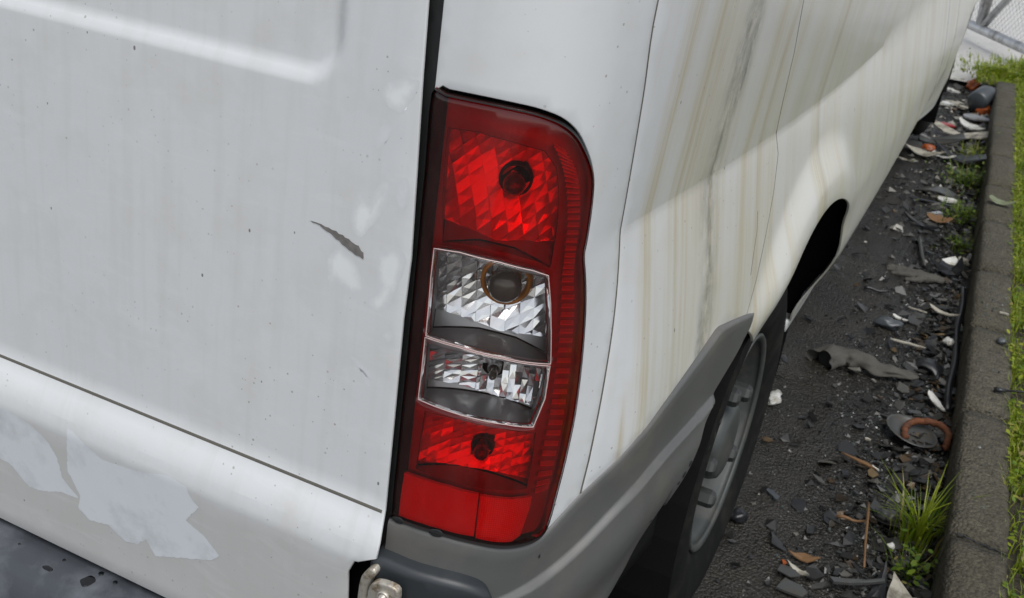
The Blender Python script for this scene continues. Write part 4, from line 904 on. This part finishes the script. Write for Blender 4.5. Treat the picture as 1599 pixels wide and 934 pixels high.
# black cup-like moulding behind the sleeve
V = []; F = []
for k in range(17):
    a = math.pi*k/16; e_ = .012*math.sin(a*1.0)
    for r_0, y_0 in ((.042,-.03),(.042,.03),(.032,.032),(.030,-.028)): V.append((r_0*math.cos(a)*1.05, y_0+e_, r_0*.75*math.sin(a)+.003*noise.noise((k*.5,y_0*40,1))))
    if k:
        for j in range(4): F.append(((k-1)*4+j, (k-1)*4+(j+1) % 4, k*4+(j+1) % 4, k*4+j))
place(link('black_collar', pydata('black_collar', V, F), M['black_pl'], smooth=True, label='black arched plastic collar beside the fabric sleeve', cat='collar'), [(0.2747,2.1622)][0], -.004, R(-12))
shard('white_shard', [(0.3221,1.9601)][0], lens_(.085,.020), .004, M['white_pl'], 'slim white plastic shard pointing at the kerb above the rusty ring', rz=R(-52), dz=.022, bend=.3, tilt=(.1,.15))
shard('cream_strip', [(0.2792,2.5733)][0], lens_(.100,.022), .003, M['cream'], 'curved cream strip lying against the kerb', rz=R(-14), dz=.022, bend=.6)
shard('white_chip', [(0.1629,2.443)][0], lens_(.052,.016), .004, M['white_pl'], 'small bright white chip left of the cream strip', rz=R(-20), dz=.012, bend=.8)
shard('pale_strip', [(0.209,2.2481)][0], lens_(.10,.012), .003, M['cream'], 'thin pale strip lying just beyond the fabric sleeve', rz=R(3), dz=.03)
shard('pale_twig', [(0.2028,2.5579)][0], rect(.058,.005), .004, M['cream'], 'thin pale twig left of the cream strip', 'twig', rz=R(-6), dz=.012)
# rusty ring on a grey dish
ring = link('rusty_ring', tube_mesh('rusty_ring', [((.052+.004*noise.noise((k*.3,7,1)))*math.cos(a), .050*math.sin(a), .006*noise.noise((k*.25,2,1))-.012*(a < -.3)) for k, a in [(k, -.55+4.3*k/40) for k in range(41)]], [.0088+.003*noise.noise((k*.6,1,1)) for k in range(41)], 8, False), M['rust'], smooth=True, label='rust coloured ring lying in the gutter by the grass tuft', cat='ring'); place(ring, [(0.3168,1.7475)][0], .030, 0, (R(14),R(-8)))
me = lathe_mesh('grey_dish', [(.014,.066),(.016,.064),(.012,.060),(.002,.045),(0,.02),(.0,0)], 36)
ds = link('grey_dish', me, M['grey_pl'], smooth=True, label='dull grey dish half under the rusty ring', cat='dish'); place(ds, [(0.2807,1.75)][0], .012); ds.rotation_euler = (R(10), R(-80), 0)
# torn black bag with white inside
shard('torn_wrapper', [(0.2512,2.984)][0], [(-.05,-.02),(.03,-.035),(.055,-.02),(.045,.05),(.03,.015),(-.01,.03)], .004, M['black_pl'], 'torn black wrapper crumpled against the kerb', 'wrapper', dz=.022, bend=1.5, jag=.004, tilt=(R(22),R(-12)))
shard('white_foam_lump', [(0.2541,3.0209)][0], [(-.028,-.012),(.022,-.02),(.026,.0),(.008,.028),(-.006,.014)], .010, M['white_pl'], 'bright white torn lump inside the black wrapper', 'foam', dz=.046, bend=.8, jag=.003, tilt=(R(28),0))
def lump(name, px, r, matr, label, cat='lump', dz=None, sq=(1,1,.8), seed=0, sub=3):
    bm = bmesh.new(); bmesh.ops.create_icosphere(bm, subdivisions=sub, radius=1)
    for v in bm.verts:
        k = 1+.45*noise.noise((v.co.x*1.7+seed, v.co.y*1.7, v.co.z*1.7))+.30*abs(noise.noise((v.co.x*4, v.co.y*4+seed, v.co.z*4))); v.co = Vector((v.co.x*r*k*sq[0], v.co.y*r*k*sq[1], v.co.z*r*k*sq[2]))
    me = bpy.data.meshes.new(name); bm.to_mesh(me); bm.free()
    return place(link(name, me, matr, smooth=True, label=label, cat=cat), px, r*.6 if dz is None else dz)
lump('pale_stone', [(0.2909,3.1441)][0], .022, M['cream'], 'rounded off-white stone at the foot of the kerb', 'stone', seed=2)
lump('blue_white_crumple', [(0.3134,2.3774)][0], .014, M['white_pl'], 'small crumpled white scrap in the gutter beside the kerb', 'scrap', seed=5, dz=.02)
lump('white_crumple', [(-0.0532,1.6854)][0], .028, M['white_pl'], 'crumpled white tissue beside the rear tyre', 'tissue', seed=8, sq=(.6,1.2,.35), dz=.006)
lump('black_lump', [(0.0026,1.1313)][0], .017, M['black_pl'], 'black lump on the asphalt close to the rear tyre', 'lump', seed=9)
lump('dark_clod', [(0.1368,2.369)][0], .026, M['slate_pl'], 'dark clod left of the small white chip', 'clod', seed=19, sq=(1.4,.8,.6))
def rod(name, a, b, r, matr, label, cat='rod', z=(.01,.01)):
    p = [(a[0]+(b[0]-a[0])*k/6, a[1]+(b[1]-a[1])*k/6, ground_z(*a)+z[0]+(z[1]-z[0])*k/6+.003*math.sin(k*1.3)) for k in range(7)]
    return link(name, tube_mesh(name, p, [r*(1-.06*k) for k in range(7)], 8), matr, smooth=True, label=label, cat=cat)
q = [(0.1234,3.2605),(0.1773,2.9708)]; rod('dark_stick', q[0], q[1], .008, M['grey_pl'], 'straight grey stick pointing away beyond the glove', 'stick')
q = [(0.027,2.5814),(0.1034,2.6009)]; rod('dark_twig', q[0], q[1], .006, M['black_pl'], 'short black twig lying in front of the glove', 'twig')
q = [(0.2383,1.345),(0.2662,1.0781)]; rod('dry_stem', q[0], q[1], .0035, M['brown'], 'thin dry stem standing out left of the grass tuft', 'stem', (.03,.05))
q = [(0.185,1.2761),(0.2484,1.2819)]; rod('curved_twig', q[0], q[1], .004, M['brown'], 'short brown twig left of the grass tuft', 'twig', (.012,.02))
# black hose along the foot of the kerb
hp = [(kx(1.95+k*.07)-.016-.004*math.sin(k), 1.95+k*.07, -.018+.002*math.sin(k*2)) for k in range(14)]
link('black_hose', tube_mesh('black_hose', hp, .011, 10), M['black_pl'], smooth=True, label='black hose lying along the foot of the kerb', cat='hose')
# curved panels further back
shard('grey_cover', [(0.131,3.9316)][0], lens_(.24,.17,16), .004, M['grey_pl'], 'bowed grey plastic cover lying by the weeds', 'cover', rz=R(-8), dz=.03, bend=-.35, tilt=(R(-8),0))
shard('white_oval', [(0.1715,3.8371)][0], lens_(.085,.075,12), .006, M['white_pl'], 'bright white oval piece in front of the bowed grey cover', 'oval', dz=.016)
shard('thin_black_strip', [(0.1121,3.7438)][0], rect(.17,.02,.004), .005, M['black_pl'], 'thin black strip in front of the bowed grey cover', 'strip', rz=R(3), dz=.012)
shard('brown_leaf', [(0.1706,3.5194)][0], lens_(.10,.09,8), .002, M['brown'], 'brown curled leaf on the asphalt', 'leaf', dz=.012, bend=.7, jag=.006)
shard('dark_offcut', [(0.1331,3.4003)][0], [(-.09,.03),(-.04,.0),(.0,-.02),(.05,-.03),(.04,.0),(-.03,.02)], .008, M['black_pl'], 'black crooked offcut between leaf and stick', 'offcut', dz=.014, bend=.4, jag=.004)
shard('silver_tube', [(0.1456,3.5954)][0], rect(.022,.07), .010, M['galv'], 'short pale metal tube beside the brown leaf', 'tube', rz=R(-35), dz=.012)
# torn pale sheets near the front wheel
shard('torn_sheet', [(0.021,4.6581)][0], [(-.16,.02),(-.12,.10),(-.06,-.03),(.14,-.03),(.12,.06),(.0,.05),(-.10,.0)], .005, M['grey_pl'], 'grey torn plastic tray behind the front wheel', 'tray', dz=.03, bend=.25, tilt=(R(12),0))
shard('long_cream_strip', [(0.1213,4.9427)][0], [(-.20,.10),(-.06,.02),(.05,.0),(.15,.08),(.20,.10),(.14,-.02),(.03,-.06),(-.08,-.04)], .006, M['cream'], 'long cream torn strip reaching to the kerb', 'strip', dz=.03, bend=.1, jag=.008)
shard('cream_scrap', [(0.0036,4.4175)][0], [(-.09,.0),(-.03,.06),(.05,.03),(.09,-.02),(.0,-.05)], .004, M['cream'], 'cream torn scrap below the grey tray', 'scrap', dz=.016, jag=.008, bend=.4)
shard('white_scrap', [(0.0744,4.4869)][0], [(-.06,.05),(.0,.0),(.07,-.03),(.04,-.06),(-.03,-.03)], .004, M['white_pl'], 'white torn scrap beside the cream scrap', 'scrap', dz=.02, jag=.006, bend=.4)
shard('pale_splinter', [(-0.1027,4.276)][0], [(-.07,.06),(-.03,.0),(.08,-.05),(.03,-.05),(-.06,.0)], .004, M['cream'], 'pale splinter nearest the van sill', 'splinter', dz=.014, jag=.006)
shard('black_sheet', [(0.1549,4.4897)][0], [(-.12,-.04),(.12,-.05),(.13,.05),(.02,.07),(-.05,.02)], .005, M['black_pl'], 'black crumpled sheet at the edge of the weeds', 'sheet', dz=.02, bend=.4, jag=.008)
shard('dark_sheet', [(-0.0912,4.519)][0], rect(.22,.18,.05), .004, M['grey_pl'], 'flat dark sheet partly under the grey tray', 'sheet', dz=.012, jag=.006)
shard('white_fragment', [(0.1426,5.1756)][0], [(-.05,.08),(.04,.04),(.08,-.05),(.02,-.08),(-.04,.0)], .006, M['white_pl'], 'bright fragment beyond the long cream strip', 'fragment', dz=.03, jag=.01, bend=.3)
shard('round_lid', [(0.1716,5.4317)][0], lens_(.15,.12,12), .008, M['galv'], 'flat grey round lid leaning beside the kerb', 'lid', dz=.03)
shard('red_chip', [(0.0453,5.1528)][0], rect(.08,.06,.02), .008, M['red'], 'red plastic chip behind the front wheel', 'chip', dz=.012)
lump('orange_scrap', [(0.0804,6.319)][0], .042, M['orange'], 'orange crumpled scrap beyond the black bottle', 'scrap', seed=3)
lump('orange_chunk', [(0.1922,5.6601)][0], .04, M['orange'], 'orange chunk against the kerb in front of the black bottle', 'chunk', seed=4)
lump('orange_bit', [(0.0128,4.5165)][0], .03, M['orange'], 'small orange bit beside the grey tray', 'bit', seed=14)
for i, q in enumerate([(-0.0399,6.4007),(0.0575,6.4691),(-0.0259,6.009),(0.0372,5.7096),(-0.0115,5.6012),(0.0698,5.6533)]):
    shard('pale_debris', q, [(-.045,.02),(.01,.04),(.05,-.005),(.015,-.03),(-.03,-.02)], .010, M['cream'] if i % 2 else M['white_pl'], 'pale scrap among the rubble beyond the front wheel', 'scrap', rz=i*1.1, dz=.02, jag=.02, seed=i, group='pale scraps beyond the front wheel')
# black moulded bottle holder
bh = thing('black_bottle', 'black plastic bottle with grey shoulder lying against the kerb', 'bottle')
me = lathe_mesh('body', [(0,0),(0,.05),(.01,.058),(.12,.058),(.14,.05),(.145,0)], 28); link('body', me, M['slate_pl'], bh, smooth=True)
me = lathe_mesh('neck', [(.14,.045),(.165,.04),(.17,.028),(.195,.028),(.197,0)], 24); link('neck', me, M['black_pl'], bh, smooth=True)
q = [(0.1394,5.6388)][0]; bh.location = (q[0], q[1], .04); bh.rotation_euler = (0, R(-12), R(72))
# foreground bits
shard('grey_plate', [(0.1537,0.9824)][0], [(-.028,-.02),(.022,-.02),(.030,.0),(.012,.014),(-.020,.018)], .005, M['grey_pl'], 'grey angular plastic plate on the asphalt near the bottom edge', 'plate', dz=.010)
shard('cream_wrapper', [(0.1497,1.0353)][0], [(-.022,.006),(.0,-.004),(.024,-.010),(.016,.004),(-.006,.012)], .003, M['cream'], 'small cream wrapper piece with an orange chip beside it', 'wrapper', dz=.010, bend=2, jag=.002)
shard('orange_chip', [(0.1217,1.0443)][0], rect(.010,.014,.003), .005, M['orange'], 'tiny orange chip next to the cream wrapper', 'chip', dz=.010, rz=.6)
shard('brown_flake', [(0.1513,1.0874)][0], [(-.030,-.006),(.010,-.012),(.032,.008),(.0,.016)], .003, M['brown'], 'dark brown flake behind the cream wrapper', 'flake', dz=.010, bend=1)
shard('slate_chip', [(0.0441,1.2622)][0], [(-.026,.012),(.0,.010),(.018,-.006),(.014,-.020),(-.004,-.006)], .004, M['slate_pl'], 'bluish slate chip on bare asphalt right of the rear tyre', 'chip', dz=.007)
shard('brown_strip', [(0.1899,1.5341)][0], [(-.045,.008),(-.01,-.002),(.045,-.010),(.02,.006)], .004, M['brown'], 'thin brown strip left of the rusty ring', 'strip', dz=.012, rz=R(-6))
shard('cream_bean', [(0.192,1.6517)][0], lens_(.016,.007), .005, M['cream'], 'tiny cream pellet left of the rusty ring', 'pellet', dz=.012)
shard('white_cross', [(0.2297,1.5272)][0], rect(.022,.004), .003, M['white_pl'], 'tiny white splinter below the brown strip', 'splinter', dz=.014, rz=R(-35))
lump('white_cube', [(0.3058,1.2387)][0], .0075, M['white_pl'], 'tiny white cube left of the grass tuft base', 'cube', seed=31, dz=.02)
lump('grey_pebble', [(0.2847,1.3492)][0], .020, M['grey_pl'], 'grey pebble at the left of the grass tuft', 'pebble', seed=33, sq=(1,.8,.7), dz=.014)
# torn open black box with a pale flap at the bottom edge
bx = thing('torn_box', 'torn black box with a pale flap under the grass tuft', 'box'); q = [(0.3204,1.0914)][0]; bx.location = (q[0], q[1], ground_z(*q)+.03)
o = link('side', prism_mesh('side', [(-.05,-.05),(-.005,-.05),(-.006,.05),(-.020,.02)], .004, .3, .001), M['black_pl'], bx); o.rotation_euler = (R(38), R(-20), 0)
o = link('flap', prism_mesh('flap', [(0,-.05),(.065,-.035),(.085,.0),(.045,-.004),(0,.03)], .003, .6, .002), M['cream'], bx); o.rotation_euler = (R(10), R(6), 0)
o = link('edge', prism_mesh('edge', [(-.10,-.06),(-.01,.0),(-.012,.008),(-.11,-.05)], .006, .2, .001), M['grey_pl'], bx)
# black rod with a knob across the kerb's edge
rd = thing('black_rod', 'thin black rod with a thick knob resting on the kerb edge', 'rod'); q = [(0.4362,1.8667),(0.463,1.8713),(0.566,1.9094)]
link('knob', tube_mesh('knob', [(q[0][0],q[0][1],.118),(q[1][0],q[1][1],.121)], [.0065,.0055], 10), M['black_pl'], rd, smooth=True); link('shaft', tube_mesh('shaft', [(q[1][0],q[1][1],.121),(q[2][0],q[2][1],.132)], .0028, 8), M['black_pl'], rd, smooth=True)
q = [(0.3632,3.5028)][0]; o = link('fallen_leaf', prism_mesh('fallen_leaf', lens_(.10,.045,10), .002, .8, .003), M['leafg'], label='grey green fallen leaf lying across the kerb', cat='leaf'); o.location = (q[0], q[1], KH+.010); o.rotation_euler = (.1, 0, R(-12))
q = [(0.4376,2.1905)][0]; o = lump('dark_pebble', q, .011, M['slate_pl'], 'dark pebble sitting on the kerb', 'pebble', seed=41); o.location.z = KH+.006
q = [(0.4333,2.3985)][0]; o = link('kerb_splinter', prism_mesh('kerb_splinter', rect(.026,.008,.002), .004), M['cream'], label='small pale splinter on the kerb', cat='splinter'); o.location = (q[0], q[1], KH+.006)
# ---------------------------------------------------------------- grass tufts and weeds
def tuft(name, px, n, h, spread, matr, label, seed, leaves=0, dz=0, lean_=None, w=(.0025,.0055)):
    r_ = random.Random(seed); V = []; F = []
    for _ in range(n):
        a = r_.uniform(0,6.28); q = abs(r_.gauss(0,spread)); hh = h*r_.uniform(.35,1.0); bd = hh*r_.uniform(.15,.85)
        da = a+r_.uniform(-.6,.6)
        blade(V, F, (q*math.cos(a), q*math.sin(a), 0), hh, r_.uniform(*w), da, bd, 4)
    for (da, hh, bd) in (lean_ or ()):
        blade(V, F, (r_.gauss(0,.012), r_.gauss(0,.012), 0), hh, .0055, da, bd, 6)
    o = thing(name, label, 'grass' if not leaves else 'weeds'); o.location = (px[0], px[1], ground_z(*px)+dz if px[0] < kx(px[1]) else px[2] if len(px) > 2 else KH-.03)
    if F: link('blades', pydata('blades', V, F), matr, o, kind='stuff')
    if leaves:
        V = []; F = []
        for _ in range(leaves):
            a = r_.uniform(0,6.28); q = abs(r_.gauss(0,spread*1.2)); leaflet(V, F, (q*math.cos(a), q*math.sin(a), abs(r_.gauss(0,h*.4))), r_.uniform(.007,.016), r_.uniform(0,6.28), r_.uniform(-.3,.8))
        link('leaves', pydata('leaves', V, F), M['moss'] if matr != M['grass'] else M['grass'], o, kind='stuff')
    return o
tuft('grass_tuft', [(0.3509,1.3197)][0], 110, .19, .030, M['grass'], 'tall bright green grass tuft growing at the foot of the kerb', 1, w=(.003,.0075), lean_=[(.1,.17,.16),(-.2,.16,.15),(-.5,.18,.13),(.3,.20,.14),(-.35,.13,.17),(3.3,.15,.12),(2.8,.17,.10),(-1.6,.15,.12),(-2.2,.14,.10),(0,.21,.11)])
tuft('low_weed', [(0.3523,1.1805)][0], 40, .09, .03, M['moss'], 'low green weed under the tall grass tuft', 2, 60)
tuft('kerb_weeds', [(0.228,4.1827)][0], 160, .11, .09, M['moss'], 'green weeds at the foot of the kerb nearest the black sheet', 3, 260)
tuft('mossy_weeds', [(0.2461,3.6486)][0], 120, .09, .07, M['moss'], 'mossy weeds at the foot of the kerb beside the brown leaf', 4, 200)
tuft('thin_weeds', [(0.2822,3.3022)][0], 60, .07, .05, M['moss'], 'thin weeds at the kerb above the pale stone', 5, 80)
tuft('bright_weeds', [(0.2403,4.6109)][0], 110, .12, .06, M['grass'], 'bright green weeds at the kerb above the black sheet', 6, 120)
q = [(0.2163,6.4096)][0]; tuft('verge_clump', q, 1200, .05, .13, M['grass'], 'bright green clump at the far end of the kerb', 7, 900, w=(.006,.012))
q = [(0.3837,6.6889)][0]; tuft('far_clump', q, 1200, .06, .16, M['grass'], 'green clump spreading right of the far kerb end', 8, 900, w=(.006,.012))
# ---------------------------------------------------------------- galvanised gate at the back
gate = thing('gate', 'galvanised tube gate with wire mesh standing in the yard', 'gate')
G0 = Vector((*[(-0.1492,8.0459)][0], .12)); G1 = Vector((*[(0.3021,7.2953)][0], .12)); gd = (G1-G0).normalized(); gz = Vector((0,0,1))
def gp(s, h): return tuple(G0+gd*s+gz*h)
Lg = 2.6
link('bottom_rail', tube_mesh('bottom_rail', [gp(-1.2+k*.2, 0) for k in range(22)], .034, 14), M['galv'], gate, smooth=True)
link('top_rail', tube_mesh('top_rail', [gp(-1.2,1.7), gp(3.0,1.7)], .034, 14), M['galv'], gate, smooth=True)
J = (Vector((*[(0.1202,7.9279)][0], .12))-G0).dot(gd)
link('upright', tube_mesh('upright', [gp(J-.02,.02), gp(J-.24,1.7)], .024, 12), M['galv'], gate, smooth=True)
link('brace', tube_mesh('brace', [gp(J+.02,.02), gp(J+.10,1.7)], .024, 12), M['galv'], gate, smooth=True)
link('brace', tube_mesh('brace', [gp(J+.05,.03), gp(J+1.1,1.2)], .026, 12), M['galv'], gate, smooth=True)
link('end_post', tube_mesh('end_post', [gp(-1.2,-.1), gp(-1.2,1.8)], .04, 12), M['galv'], gate, smooth=True)
V = []; F = []; bl = Vector((gd.y, -gd.x, 0))*-.03
def wire(a, b, r=.0016):
    a = Vector(a)+bl; b = Vector(b)+bl; t = (b-a).normalized(); p_ = t.orthogonal().normalized(); q_ = t.cross(p_); k0 = len(V)
    for e in (a, b):
        for k in range(3): an = 2.09*k; V.append(tuple(e+(p_*math.cos(an)+q_*math.sin(an))*r))
    for k in range(3): F.append((k0+k, k0+(k+1) % 3, k0+3+(k+1) % 3, k0+3+k))
for k in range(-40, 110):
    s0 = -1.2+k*.05
    for sg in (1, -1):
        a = (s0, .0); b = (s0+sg*1.7, 1.7)
        def clip(s, h, s2, h2): return None
        pa, pb = max(-1.2, min(3.0, a[0])), max(-1.2, min(3.0, b[0]))
        if pa == pb: continue
        ha = abs(pa-a[0]); hb = abs(pb-a[0])
        wire(gp(pa, ha), gp(pb, hb))
link('wire_mesh', pydata('wire_mesh', V, F), M['galv'], gate)['kind'] = 'stuff'
